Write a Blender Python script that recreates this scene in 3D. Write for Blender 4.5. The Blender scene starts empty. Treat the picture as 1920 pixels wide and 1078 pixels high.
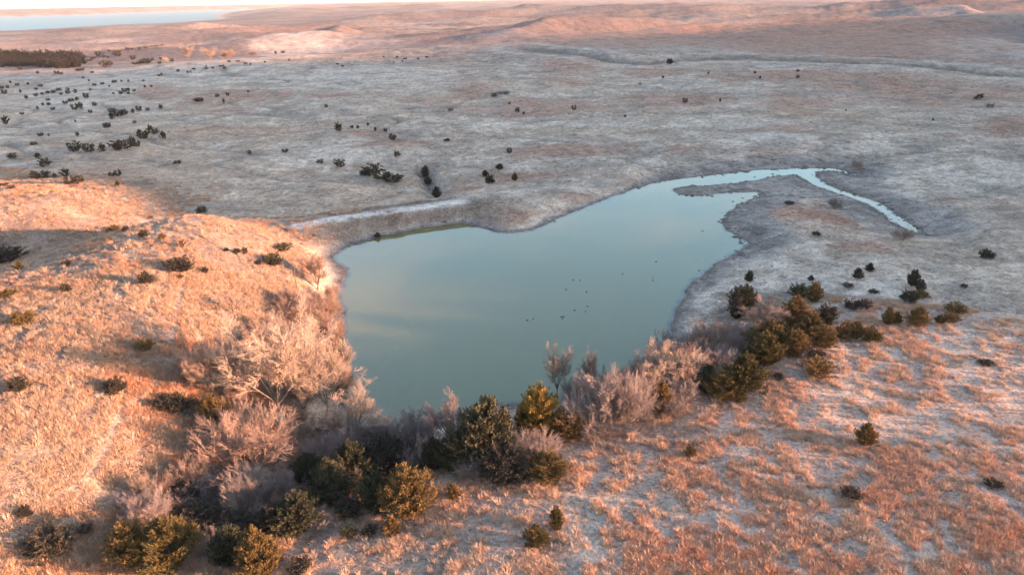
import bpy, math, random
import numpy as np
from mathutils import Matrix, Vector

# ------------------------------------------------------------------ camera, sky, sun, exposure
scene = bpy.context.scene
col = scene.collection
R = math.radians
CAM_H, PITCH, ROLL, FPX = 50.0, 22.5, -1.05, 1300.0      # focal length in pixels of a 1920 wide frame
SUN_EL, SUN_BACK = 6.5, 12.0                            # degrees above the horizon, degrees behind the right-hand side

cam_data = bpy.data.cameras.new('camera')
cam_data.sensor_width = 36.0
cam_data.lens = FPX / 1920.0 * 36.0
cam_data.clip_start, cam_data.clip_end = 0.5, 60000.0
cam = bpy.data.objects.new('camera', cam_data)
col.objects.link(cam)
cam.matrix_world = (Matrix.Translation((0, 0, CAM_H)) @ Matrix.Rotation(R(90 - PITCH), 4, 'X')
                    @ Matrix.Rotation(R(ROLL), 4, 'Z'))
scene.camera = cam

u_sun = np.array([math.cos(R(SUN_BACK)), -math.sin(R(SUN_BACK))])     # ground direction towards the sun
v_sun = np.array([-u_sun[1], u_sun[0]])
world = bpy.data.worlds.new('World')
scene.world = world
world.use_nodes = True
wn, wl = world.node_tree.nodes, world.node_tree.links
wn.clear()
sky = wn.new('ShaderNodeTexSky')
sky.sky_type = 'NISHITA'
sky.sun_disc = False
sky.sun_elevation = R(SUN_EL)
sky.sun_rotation = math.atan2(u_sun[0], u_sun[1])
sky.altitude = 400
sky.air_density, sky.dust_density, sky.ozone_density = 1.0, 1.5, 1.6
bg = wn.new('ShaderNodeBackground')
bg.inputs['Strength'].default_value = 0.15
wo = wn.new('ShaderNodeOutputWorld')
tc = wn.new('ShaderNodeTexCoord')
mp = wn.new('ShaderNodeMapping')
mp.inputs['Scale'].default_value = (1.0, 1.6, 3.2)
cn = wn.new('ShaderNodeTexNoise')
cn.inputs['Scale'].default_value = 2.6
cn.inputs['Detail'].default_value = 6
cr_ = wn.new('ShaderNodeValToRGB')
cr_.color_ramp.elements[0].position, cr_.color_ramp.elements[0].color = .48, (0, 0, 0, 1)
cr_.color_ramp.elements[1].position, cr_.color_ramp.elements[1].color = .78, (.55, .55, .55, 1)
mx = wn.new('ShaderNodeMix')
mx.data_type = 'RGBA'
mx.inputs[7].default_value = (2.3, 2.15, 2.1, 1)
wl.new(tc.outputs['Generated'], mp.inputs[0])
wl.new(mp.outputs[0], cn.inputs['Vector'])
wl.new(cn.outputs[0], cr_.inputs[0])
wl.new(cr_.outputs[0], mx.inputs[0])
wl.new(sky.outputs[0], mx.inputs[6])
wl.new(mx.outputs[2], bg.inputs[0])
wl.new(bg.outputs[0], wo.inputs[0])

sun_data = bpy.data.lights.new('sun', 'SUN')
sun_data.energy = 4.6
sun_data.angle = R(1.2)
sun_data.color = (1.0, 0.52, 0.31)
sun = bpy.data.objects.new('sun', sun_data)
col.objects.link(sun)
sd = Vector((u_sun[0] * math.cos(R(SUN_EL)), u_sun[1] * math.cos(R(SUN_EL)), math.sin(R(SUN_EL))))
sun.rotation_euler = sd.to_track_quat('Z', 'Y').to_euler()
sun.location = (60, -30, 80)

scene.view_settings.view_transform = 'Standard'
scene.view_settings.look = 'None'
scene.view_settings.gamma = 1.0
scene.view_settings.exposure = 2.5
scene.view_settings.use_curve_mapping = False
scene.cycles.use_denoising = True
scene.cycles.max_bounces = 6
scene.cycles.volume_bounces = 1
scene.cycles.transparent_max_bounces = 8

# ------------------------------------------------------------------ numeric helpers
def _hash(ix, iy, seed):
    h = (ix.astype(np.int64) * 374761393 + iy.astype(np.int64) * 668265263 + seed * 974634777) & 0xFFFFFFFF
    h = ((h ^ (h >> 13)) * 1274126177) & 0xFFFFFFFF
    return ((h ^ (h >> 16)) & 0xFFFF) / 65535.0

def noise2(x, y, seed=0):
    ix, iy = np.floor(x), np.floor(y)
    fx, fy = x - ix, y - iy
    out = 0.0
    ux, uy = fx * fx * fx * (fx * (fx * 6 - 15) + 10), fy * fy * fy * (fy * (fy * 6 - 15) + 10)
    vals = []
    for dx in (0, 1):
        for dy in (0, 1):
            a = _hash(ix + dx, iy + dy, seed) * 2 * np.pi
            vals.append(np.cos(a) * (fx - dx) + np.sin(a) * (fy - dy))
    a = vals[0] * (1 - uy) + vals[1] * uy
    b = vals[2] * (1 - uy) + vals[3] * uy
    return (a * (1 - ux) + b * ux) * 1.5

def fbm(x, y, wave, octaves=3, seed=0, gain=0.5):
    s, amp, f, tot = 0.0, 1.0, 1.0 / wave, 0.0
    for o in range(octaves):
        s = s + amp * noise2(x * f + 17.3 * o, y * f - 9.1 * o, seed + o)
        tot += amp
        amp *= gain
        f *= 2.03
    return s / tot

def sstep(a, b, x):
    t = np.clip((x - a) / (b - a), 0, 1)
    return t * t * (3 - 2 * t)

_m = np.array(cam.matrix_world.to_3x3())
def ray_dir(px, py):
    d = np.stack([(np.asarray(px, float) - 960) / FPX, -(np.asarray(py, float) - 539) / FPX,
                  -np.ones_like(np.asarray(px, float))], -1)
    return d @ _m.T

def on_level(px, py, z):
    """the place on a level at height z that the photograph shows at a pixel"""
    d = ray_dir(px, py)
    t = (np.asarray(z, float) - CAM_H) / d[..., 2]
    return np.stack([d[..., 0] * t, d[..., 1] * t], -1)

def depth_of(p):
    q = np.asarray(p, float) - np.array([0, 0, CAM_H])
    return -(q @ _m[:, 2])

def seg_dist(x, y, poly, closed=False):
    """distance to a polyline and the position along it (0..n-1)"""
    best = np.full(x.shape, 1e18)
    pos = np.zeros(x.shape)
    n = len(poly)
    for i in range(n if closed else n - 1):
        ax, ay = poly[i][0], poly[i][1]
        bx, by = poly[(i + 1) % n][0], poly[(i + 1) % n][1]
        dx, dy = bx - ax, by - ay
        t = np.clip(((x - ax) * dx + (y - ay) * dy) / (dx * dx + dy * dy + 1e-9), 0, 1)
        d = (x - ax - t * dx) ** 2 + (y - ay - t * dy) ** 2
        m = d < best
        best = np.where(m, d, best)
        pos = np.where(m, i + t, pos)
    return np.sqrt(best), pos

def inside(x, y, poly):
    r = np.zeros(x.shape, bool)
    n = len(poly)
    for i in range(n):
        ax, ay = poly[i]
        bx, by = poly[(i + 1) % n]
        if ay == by:
            continue
        c = ((ay > y) != (by > y)) & (x < (bx - ax) * (y - ay) / (by - ay) + ax)
        r ^= c
    return r

def smooth_closed(p, it=2):
    p = np.asarray(p, float)
    for _ in range(it):
        q = np.roll(p, -1, 0)
        p = np.stack([p * .75 + q * .25, p * .25 + q * .75], 1).reshape(-1, 2)
    return p

# ------------------------------------------------------------------ lie of the land
pond_px = [(625,485),(640,466),(700,447),(770,432),(830,422),(880,420),(905,428),(930,436),(960,439),(1000,432),
    (1040,413),(1080,396),(1130,376),(1180,358),(1230,342),(1300,333),(1370,325),(1420,319),(1480,317),(1520,317),
    (1518,325),(1480,328),(1440,333),(1400,341),(1330,348),(1270,351),(1258,356),(1275,365),(1300,369),(1320,367),
    (1345,363),(1385,361),(1428,361),(1418,370),(1395,379),(1375,391),(1357,405),(1352,415),(1360,430),(1380,442),
    (1403,455),(1395,468),(1370,480),(1345,492),(1320,510),(1300,530),(1285,550),(1270,575),(1260,600),(1262,630),
    (1235,655),(1190,695),(1130,728),(1060,748),(980,757),(900,765),(830,775),(780,790),(735,812),(690,822),
    (655,800),(642,760),(630,705),(625,665),(632,640),(646,612),(640,582),(632,560),(637,540),(650,515),(645,500)]
pond_px = np.array(pond_px, float)
pond = smooth_closed(on_level(pond_px[:, 0], pond_px[:, 1], 0.0), 1)
creek_px = np.array([(1505,322),(1520,335),(1545,350),(1590,365),(1640,382),(1665,400),(1690,418),(1714,432)], float)
creek = on_level(creek_px[:, 0], creek_px[:, 1], 0.0)
branch_px = np.array([(1500,319),(1560,318),(1580,321),(1598,330)], float)
branch = on_level(branch_px[:, 0], branch_px[:, 1], 0.0)

# heights read off the photograph: pixel x, pixel y, height above the pond
HP = [
 # shore
 (600,478,1.5),(650,455,.5),(770,428,.5),(900,420,.6),(1000,426,.6),(1130,370,.6),(1290,328,.6),(1420,314,.7),
 (1270,640,.6),(1300,560,.6),(1400,480,.7),(1420,400,.7),(1400,352,.3),(1640,395,.7),(1720,440,1),(1560,340,.5),
 (760,800,.7),(650,825,.8),(620,740,1.2),(605,660,1.6),(620,600,1.2),(628,540,1.0),(900,790,.8),(1060,775,.8),(1200,720,.8),
 # dam and the ground behind it
 (525,430,3.6),(610,413,3.1),(700,400,3.0),(780,390,3.0),(860,379,2.9),(540,402,0.0),(620,390,-1.0),(700,378,-1.6),(780,366,-2.4),(830,345,-2.0),
 (880,372,2.6),(950,362,2.2),(1030,352,2.0),(1250,318,2.0),(930,405,1.6),(1000,330,.5),
 # hill on the far side of the plain, left of the pond
 (380,402,12.8),(300,420,12.6),(200,450,12.2),(100,497,11.8),(0,519,11.6),(-150,540,11.5),(460,425,10.0),(520,450,7.5),(580,480,3.6),
 (0,560,12.5),(150,560,12.0),(300,540,11.5),(450,520,8.5),(560,540,4.0),
 (0,680,12.0),(150,680,11.0),(300,660,9.5),(430,640,6.5),(540,640,3.5),
 (0,800,10.5),(150,800,9.0),(300,780,7.5),(420,760,5.0),(520,760,3.0),(580,800,1.6),
 (0,940,8.0),(120,960,6.0),(220,920,5.6),(320,880,4.8),(430,860,3.2),(540,850,2.0),
 (60,1060,4.6),(180,1040,3.4),(300,1000,2.6),(420,960,2.0),(540,930,1.6),(660,880,1.2),
 (0,1150,5.0),(200,1140,3.6),(400,1110,3.2),(520,1060,2.6),
 # gully behind that hill, second rise, plain
 (-150,500,3.5),(0,488,3.4),(100,466,3.2),(200,430,2.8),(300,409,2.0),(400,389,1.2),(470,408,2.4),
 (0,430,7.0),(100,415,6.6),(0,395,9.4),(100,372,9.0),(200,360,6.8),(320,350,3.4),(420,352,.8),(0,358,9.0),
 (60,320,3.5),(200,300,2.0),(400,290,.6),(600,300,0),(600,360,-.5),(800,290,-.4),
 (0,250,3.0),(200,230,2.2),(400,230,1.4),(600,230,1.0),(800,230,.6),(1000,250,1.0),(1200,260,1.6),(1400,280,2.0),(1600,280,2.0),(1800,280,2.6),(1920,300,3.0),
 (0,180,3.2),(300,180,3.2),(600,180,3.0),(900,180,3.0),(1200,190,2.6),(1500,200,3.4),(1800,200,4.0),(2100,220,4.4),(-300,250,3.2),(-300,400,9),
 # right of the pond
 (1450,420,1.8),(1550,420,2.2),(1650,470,2.4),(1780,420,2.6),(1900,420,3.4),(1850,490,2.8),(1920,480,3.2),
 (1450,520,2.2),(1600,520,3.4),(1760,530,4.0),(1900,530,4.4),(1420,580,2.0),(1520,590,3.2),(1620,595,4.0),(1720,590,4.4),
 (1640,622,4.3),(1740,607,4.6),(1860,580,4.9),(1940,565,5.0),(1560,660,4.0),(2100,540,4.6),
 (1460,715,3.6),(1380,755,2.8),(1260,790,2.6),(1120,825,2.4),(1020,870,2.4),(900,920,2.5),(800,975,2.6),(680,1020,2.8),(580,1060,2.9),
 # the near slope
 (1700,680,3.47),(1900,660,3.78),(2100,640,3.99),(1500,800,3.04),(1700,800,3.42),(1920,780,3.78),(1300,860,2.81),(1500,900,3.17),(1720,920,3.51),(1920,920,3.82),
 (1100,940,2.81),(1300,980,3.08),(1500,1020,3.34),(1750,1060,3.65),(1920,1070,3.82),(950,1020,2.88),(1100,1070,3.1),(800,1080,2.91),(2200,900,4.12),(2200,1100,4.12),
 (1400,1200,3.42),(1000,1200,3.21),(700,1180,2.95),(1900,1250,3.9),
]
HP = np.array(HP, float)
hp_xy = on_level(HP[:, 0], HP[:, 1], HP[:, 2])
# ground the frame does not show: below and behind the viewpoint, right of the frame
extra = np.array([(0, 12, 3.6), (25, 10, 3.4), (-30, 15, 3.6), (0, -40, 3), (60, -40, 2), (-60, -40, 4), (120, 20, 1.5), (-120, 20, 10),
                  (140, 100, 2), (190, 180, 5), (260, 260, 5), (-200, 120, 11), (-240, 220, 5), (150, -80, 0), (-150, -80, 8), (0, -150, 6)], float)
tx = np.concatenate([hp_xy[:, 0], extra[:, 0]])
ty = np.concatenate([hp_xy[:, 1], extra[:, 1]])
tz = np.concatenate([HP[:, 2], extra[:, 2]])

def _tps_u(r2):
    return 0.5 * r2 * np.log(r2 + 1e-6)
S = 100.0
def fit_tps(x, y, z, lam=0.004):
    x, y = x / S, y / S
    n = len(x)
    K = _tps_u((x[:, None] - x[None]) ** 2 + (y[:, None] - y[None]) ** 2) + lam * np.eye(n)
    P = np.stack([np.ones(n), x, y], 1)
    A = np.zeros((n + 3, n + 3))
    A[:n, :n] = K; A[:n, n:] = P; A[n:, :n] = P.T
    return np.linalg.solve(A, np.concatenate([z, np.zeros(3)]))
tps_w = fit_tps(tx, ty, tz)
def tps(x, y):
    out = np.empty(x.shape)
    n = len(tx)
    for i in range(0, len(x), 20000):
        xs, ys = x[i:i + 20000] / S, y[i:i + 20000] / S
        u = _tps_u((xs[:, None] - tx[None] / S) ** 2 + (ys[:, None] - ty[None] / S) ** 2)
        out[i:i + 20000] = u @ tps_w[:n] + tps_w[n] + tps_w[n + 1] * xs + tps_w[n + 2] * ys
    return out

LAKE_Z = -16.0
lake_px = np.array([(-500,84),(-200,64),(-40,57),(30,58),(60,57),(110,53),(200,48),(300,44.5),(400,38),(412,35),(402,31),(425,24),(520,19.5),
                    (640,15),(640,13.5),(520,17.2),(420,19.5),(300,23.5),(200,27),(100,30),(0,33),(-200,38),(-500,48)], float)
lake = on_level(lake_px[:, 0], lake_px[:, 1], LAKE_Z)

def land_base(x, y):
    r = np.hypot(x, y)
    th = np.arctan2(x, y)
    g = sstep(-0.35, 0.25, th)
    z = 3.0 + (-15.0 * (1 - g) + 6.0 * g) * sstep(650, 2300, r) - 9.0 * sstep(650, 900, r) * (1 - sstep(2200, 3600, r))
    z = z + (54.0 * (1 - g) + 26 * g) * sstep(5200, 11000, r)
    return z

# far ridges: crest pixels with height; width towards the viewer, width behind
RIDGES = [
 ([(-200,138,7),(0,134,6.5),(130,136,4.5),(260,127,6),(400,115,9),(640,101,11),(900,82,14),(1280,55,17),(1600,41,20),(1920,29,23),(2300,15,26)], 130, 60),
 ([(-200,100,2),(0,87,2),(240,74,3),(480,60,5),(640,52,9),(900,38,14),(1100,31,16),(1400,17,24),(1920,2,32)], 150, 70),
 ([(300,64,-3),(480,47,3),(700,36,9),(900,24,16),(1300,8,28)], 260, 160),
 ([(415,31,-8),(450,23,14),(520,19,20),(640,14,24),(800,9,30)], 420, 300),
 ([(960,62,12),(1040,48,17),(1130,44,18),(1230,46,14)], 90, 60),
 ([(470,88,3),(560,72,9),(640,62,10)], 90, 60),
 ([(1640,94,6),(1760,78,8.5),(1920,86,8)], 110, 110),
 ([(620,82,2),(760,70,7),(900,66,7),(980,68,3)], 60, 45),
 ([(1240,42,12),(1400,33,18),(1600,26,21),(1800,20,24)], 80, 60),
 ([(60,74,-4),(200,66,0),(380,56,2)], 90, 60),
 ([(980,26,12),(1150,20,18),(1350,14,22)], 130, 90),
]
def ridge_sum(x, y, z):
    for pts, wn_, wf_ in RIDGES:
        p = np.array(pts, float)
        xy = on_level(p[:, 0], p[:, 1], p[:, 2])
        amp = p[:, 2] - land_base(xy[:, 0], xy[:, 1])
        d, pos = seg_dist(x, y, xy)
        cr = np.hypot(*xy.T)
        far = np.hypot(x, y) > np.interp(pos, np.arange(len(p)), cr)
        w = np.where(far, wf_, wn_)
        a = np.interp(pos, np.arange(len(p)), amp)
        ramp = np.exp(-(np.sqrt(d * d + 64.0) - 8.0) / w * 1.25)
        z = z + a * ramp * np.where(z > 0, 1, 1)
    return z

_p = np.array(RIDGES[0][0], float)
_xy = on_level(_p[:, 0], _p[:, 1], _p[:, 2])
_s, _t = _xy @ v_sun, _xy @ u_sun
def _crest_t(s):
    return np.interp(s, [0, 150, 205, 300, 700, 1264, 1800], [330, 330, 350, 450, 820, 1360, 1900])
_hs = np.concatenate([[50, 91, 103, 115, 132, 150, 160, 170, 205, 260], _s[_s > 300], [_s[-1] + 400]])
_hh = np.concatenate([[0, 27, 33, 38, 43, 51, 59, 67, 78, 92], (_p[:, 2] - 1.2 + math.tan(R(SUN_EL)) * (_crest_t(_s) - _t))[_s > 300], [30]])
def shade_hill(x, y):
    """long unseen hill outside the frame, its height shaped to shade the plain"""
    t = x * u_sun[0] + y * u_sun[1]
    s = x * v_sun[0] + y * v_sun[1]
    return np.interp(s, _hs, _hh) * np.exp(-((t - _crest_t(s)) / 95.0) ** 2)

dam_crest_px = np.array([(560,423,3.3),(610,413,3.1),(700,400,3.0),(780,390,3.0),(862,379,2.9)], float)
dam_crest = on_level(dam_crest_px[:, 0], dam_crest_px[:, 1], dam_crest_px[:, 2])
gully_px = np.array([(985,105,5),(1100,113,4),(1200,127,3.4),(1262,117,4),(1400,110,5),(1550,115,5),(1700,122,5),(1920,138,5),(2200,150,5)], float)
gully = on_level(gully_px[:, 0], gully_px[:, 1], gully_px[:, 2])

draw_px = np.array([(792,312,-.5),(802,335,-1.5),(815,355,-2),(828,372,-2),(815,385,-2)], float)
draw = on_level(draw_px[:, 0], draw_px[:, 1], draw_px[:, 2])

def drains(x, y):
    """shallow branching runnels on the plain"""
    return np.exp(-(fbm(x + .3 * y, y * 1.4, 150, 3, 77, .55) / .022) ** 2)

def pond_sd(x, y):
    sdv = np.full(x.shape, 60.0)
    m = (x > -95) & (x < 150) & (y > 35) & (y < 330)
    xx, yy = x[m], y[m]
    wob = fbm(xx, yy, 5.0, 3, 61) * 1.1
    d, _ = seg_dist(xx, yy, pond, True)
    d = np.where(inside(xx, yy, pond), -d, d) + wob
    dc, pc = seg_dist(xx, yy, creek)
    dc = dc - np.interp(pc, [0, 1, 3, 5, 7], [3.2, 2.2, 1.5, 1.7, 1.6]) + wob * .7
    db, pb = seg_dist(xx, yy, branch)
    db = db - np.interp(pb, [0, 1, 3], [2.2, 1.4, 0.4]) + wob * .6
    sdv[m] = np.minimum(np.minimum(d, dc), db)
    return sdv

def land(x, y):
    r = np.hypot(x, y)
    far = ridge_sum(x, y, land_base(x, y))
    relief = fbm(x * .75 + y * .5, y * 1.5, 620, 4, 5, .45) * 13.0 * sstep(680, 1400, r) + fbm(x, y, 140, 3, 9) * 2.4 * sstep(250, 600, r)
    along, across = x * .966 + y * .26, y * .966 - x * .26
    edge = 1 - np.abs(fbm(along * .22, across, 190, 4, 15, .5)) * 3.2
    relief = relief + np.maximum(edge, -.4) * 9.0 * sstep(720, 1100, r) * (1 - .5 * sstep(2500, 5000, r))
    z = far + relief
    near = r < 640
    w = np.zeros(x.shape)
    zn = np.zeros(x.shape)
    zn[near] = tps(x[near], y[near])
    w[near] = 1 - sstep(330, 620, r[near])
    z = z * (1 - w) + zn * w
    k = sstep(20, 200, r)
    z = z + fbm(x, y, 38, 4, 21) * (0.55 + .9 * k) + fbm(x, y, 5.5, 3, 33) * 0.16 * (1 - .5 * k)
    z = z + fbm(x, y, 95, 3, 27) * 2.2 * sstep(170, 300, r) * (1 - sstep(700, 900, r)) - .8 * drains(x, y) * sstep(170, 230, r) * (1 - sstep(600, 750, r))
    # worn gully in front of the far ridge
    d, pos = seg_dist(x, y, gully)
    z = z - 2.2 * np.exp(-(d / 8.0) ** 2)
    d, pos = seg_dist(x, y, draw)
    z = z - 2.6 * np.exp(-(d / 3.2) ** 2)
    # pond and creek
    sdv = pond_sd(x, y)
    shore = np.where(sdv > 0, 0.05 + 0.075 * sdv, np.maximum(-2.5, 0.22 * sdv))
    dd, _ = seg_dist(x, y, dam_crest)
    ws = sstep(0.5, np.where(dd < 16, 6.0, 8.5), sdv)
    z = shore * (1 - ws) + np.maximum(z, 0.12 - 10 * (sdv > 30)) * ws
    # dam crest kept level
    d, pos = seg_dist(x, y, dam_crest)
    wd = np.exp(-(d / 3.6) ** 4)
    z = z * (1 - wd) + np.interp(pos, np.arange(len(dam_crest)), dam_crest_px[:, 2]) * wd
    # the lake
    dl = np.full(x.shape, 9e3)
    m = (r > 1500) & (r < 16000) & (y > 0)
    d, _ = seg_dist(x[m], y[m], lake, True)
    ins = inside(x[m], y[m], lake)
    dl[m] = np.where(ins, -d, d)
    bank = LAKE_Z + np.where(dl < 0, np.maximum(-8, dl * .05), np.minimum(3, dl * 0.02))
    wl_ = sstep(-20, 420, dl)
    z = np.where(dl < 0, bank, bank * (1 - wl_) + np.maximum(z, LAKE_Z + 2.0 * sstep(0, 80, dl)) * wl_)
    return z + shade_hill(x, y), sdv, dl

rr = [2.0]
while rr[-1] < 24000:
    q = rr[-1]
    rr.append(q * (1.06 if q < 26 else 1.0062 if q < 270 else 1.0095 if q < 2200 else 1.022))
rr = np.array(rr)
th = np.concatenate([np.linspace(R(-46), R(46), 700), np.linspace(R(46), R(314), 120)[1:-1]])
NR, NT = len(rr), len(th)
GX = (rr[:, None] * np.sin(th)[None]).ravel()
GY = (rr[:, None] * np.cos(th)[None]).ravel()
GZ, GSD, GLD = land(GX, GY)
ZG = GZ.reshape(NR, NT)

def ground_z(x, y):
    x, y = np.asarray(x, float), np.asarray(y, float)
    r = np.clip(np.hypot(x, y), rr[0], rr[-1] * .999)
    t = np.arctan2(x, y)
    t = np.where(t < R(-46), t + 2 * np.pi, t)
    fi = np.interp(r, rr, np.arange(NR))
    fj = np.interp(t, np.append(th, R(314)), np.arange(NT + 1))
    i, j = np.minimum(fi.astype(int), NR - 2), np.minimum(fj.astype(int), NT - 1)
    a, b = fi - i, fj - j
    j2 = (j + 1) % NT
    return (ZG[i, j] * (1 - a) + ZG[i + 1, j] * a) * (1 - b) + (ZG[i, j2] * (1 - a) + ZG[i + 1, j2] * a) * b

_tt = np.geomspace(20, 12000, 3000)
def at(px, py):
    """the spot on the ground that the photograph shows at a pixel"""
    d = ray_dir(px, py)
    d = d / np.linalg.norm(d)
    P = d[None] * _tt[:, None]
    below = P[:, 2] + CAM_H < ground_z(P[:, 0], P[:, 1])
    k = int(np.argmax(below)) if below.any() else len(_tt) - 1
    lo, hi = _tt[max(k - 1, 0)], _tt[k]
    for _ in range(18):
        mid = (lo + hi) / 2
        p = d * mid
        if p[2] + CAM_H < ground_z(p[0], p[1]):
            hi = mid
        else:
            lo = mid
    p = d * hi
    return np.array([p[0], p[1], float(ground_z(p[0], p[1]))])

# ------------------------------------------------------------------ building helpers
def mesh_from(name, verts, faces_flat, loop_counts, mats=(), smooth=False):
    me = bpy.data.meshes.new(name)
    verts = np.asarray(verts, np.float32)
    faces_flat = np.asarray(faces_flat, np.int32)
    loop_counts = np.asarray(loop_counts, np.int32)
    me.vertices.add(len(verts))
    me.vertices.foreach_set('co', verts.ravel())
    me.loops.add(len(faces_flat))
    me.loops.foreach_set('vertex_index', faces_flat)
    me.polygons.add(len(loop_counts))
    starts = np.concatenate([[0], np.cumsum(loop_counts)[:-1]]).astype(np.int32)
    me.polygons.foreach_set('loop_start', starts)
    me.polygons.foreach_set('loop_total', loop_counts)
    if smooth:
        me.polygons.foreach_set('use_smooth', np.ones(len(loop_counts), bool))
    for m in mats:
        me.materials.append(m)
    me.update(calc_edges=True)
    return me

def link(name, me, parent=None, loc=None):
    o = bpy.data.objects.new(name, me)
    col.objects.link(o)
    if parent is not None:
        o.parent = parent
    if loc is not None:
        o.location = loc
    return o

def tag(o, label=None, cat=None, group=None, kind=None):
    if label: o['label'] = label
    if cat: o['category'] = cat
    if group: o['group'] = group
    if kind: o['kind'] = kind
    return o

def new_mat(name):
    m = bpy.data.materials.new(name)
    m.use_nodes = True
    nt = m.node_tree
    b = nt.nodes['Principled BSDF']
    return m, nt, b

def N(nt, t, **kw):
    n = nt.nodes.new(t)
    for k, v in kw.items():
        setattr(n, k, v)
    return n

def mixc(nt, fac, a, b, blend='MIX'):
    n = nt.nodes.new('ShaderNodeMix')
    n.data_type = 'RGBA'
    n.blend_type = blend
    for s, v in ((0, fac), (6, a), (7, b)):
        if hasattr(v, 'is_linked') or isinstance(v, bpy.types.NodeSocket):
            nt.links.new(v, n.inputs[s])
        elif s == 0:
            n.inputs[0].default_value = v
        else:
            n.inputs[s].default_value = (*v, 1)
    return n.outputs[2]

def ramp(nt, src, stops):
    n = nt.nodes.new('ShaderNodeValToRGB')
    while len(n.color_ramp.elements) < len(stops):
        n.color_ramp.elements.new(0.5)
    for e, (p, c) in zip(n.color_ramp.elements, stops):
        e.position = p
        e.color = (*c, 1) if len(c) == 3 else c
    nt.links.new(src, n.inputs[0])
    return n.outputs[0]

def noise_tex(nt, scale, detail=4, rough=0.55, vec=None, stretch=None):
    n = nt.nodes.new('ShaderNodeTexNoise')
    n.inputs['Scale'].default_value = scale
    n.inputs['Detail'].default_value = detail
    n.inputs['Roughness'].default_value = rough
    if vec is None:
        vec = nt.nodes.new('ShaderNodeNewGeometry').outputs['Position']
    if stretch:
        mp = nt.nodes.new('ShaderNodeMapping')
        mp.inputs['Scale'].default_value = stretch
        nt.links.new(vec, mp.inputs[0])
        vec = mp.outputs[0]
    nt.links.new(vec, n.inputs['Vector'])
    return n.outputs[0]

# ------------------------------------------------------------------ ground colour: soil and grass, with shade put into the far country
STRAW = np.array([.44, .325, .245]); FROST = np.array([.57, .475, .402]); RUSSET = np.array([.30, .168, .120])
SAGE = np.array([.330, .275, .230]); MUD = np.array([.185, .156, .140]); SILT = np.array([.285, .243, .218])
PALE = np.array([.52, .455, .41]); TAN = np.array([.33, .235, .190]); DARK = np.array([.095, .082, .070])

BED = np.array([.35, .325, .125])
def lerp(a, b, w):
    return a + (b - a) * w[:, None]

def blob(x, y, px, py, rx, ry, z=2.0, soft=.5, seed=3):
    """an uneven patch of ground around the place shown at a pixel"""
    c = on_level(px, py, z)
    dist = math.hypot(c[0], c[1])
    dep = depth_of((c[0], c[1], z))
    sl = math.hypot(dist, CAM_H - z)
    a, b = rx * dep / FPX, ry * dep / FPX * sl / (CAM_H - z)
    ax = np.array([c[1], -c[0]]) / dist
    ay = np.array([c[0], c[1]]) / dist
    dx, dy = x - c[0], y - c[1]
    e1, e2 = (dx * ax[0] + dy * ax[1]) / a, (dx * ay[0] + dy * ay[1]) / b
    out = np.zeros(len(x))
    m = (np.abs(e1) < 2) & (np.abs(e2) < 2)
    e = np.hypot(e1[m], e2[m]) + fbm(x[m], y[m], max(4, a * .5), 3, seed) * .55
    out[m] = 1 - sstep(1 - soft, 1 + soft * .4, e)
    return out

russet_blobs = [(1080,278,150,14),(1280,280,40,8),(1010,200,150,16),(890,175,50,12),(1070,133,75,13),(1230,190,110,14),(1330,190,50,12),(1420,152,120,12),
    (1600,158,160,20),(1760,180,180,26),(1500,195,80,12),(450,185,110,12),(300,180,45,14),(620,182,50,6),(1900,245,60,24),(1650,90,260,30),(1450,82,260,22),
    (1500,212,60,7),(1230,142,60,9),(700,245,60,9),(740,262,80,10),(1160,100,160,10),(850,96,220,9),(1000,320,70,10),(1480,395,120,18),(1560,405,70,12),
    (1100,365,60,8),(960,400,50,10),(540,60,120,8),(1620,470,60,14),(860,340,60,10)]
grey_blobs = [(300,150,300,25),(700,150,160,20),(950,225,160,10),(150,200,100,10),(1350,230,160,14),(1860,100,120,18),(1450,265,90,10),(620,280,140,16),
    (1130,225,90,8),(1880,330,60,30),(560,90,90,9),(1700,330,120,30),(1560,560,180,50)]
trails_px = [[(785,205),(800,238),(812,254),(824,275),(836,295),(845,322),(850,345),(861,376),(868,395),(879,414)],
             [(424,340),(430,372),(444,396),(457,412)],
             [(352,560),(340,600),(330,640),(318,665)],
             [(236,775),(218,800),(200,830),(170,870),(120,905)],
             [(830,340),(838,360),(850,372),(863,380)],
             [(1816,300),(1822,312),(1806,326),(1780,336)]]

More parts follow.
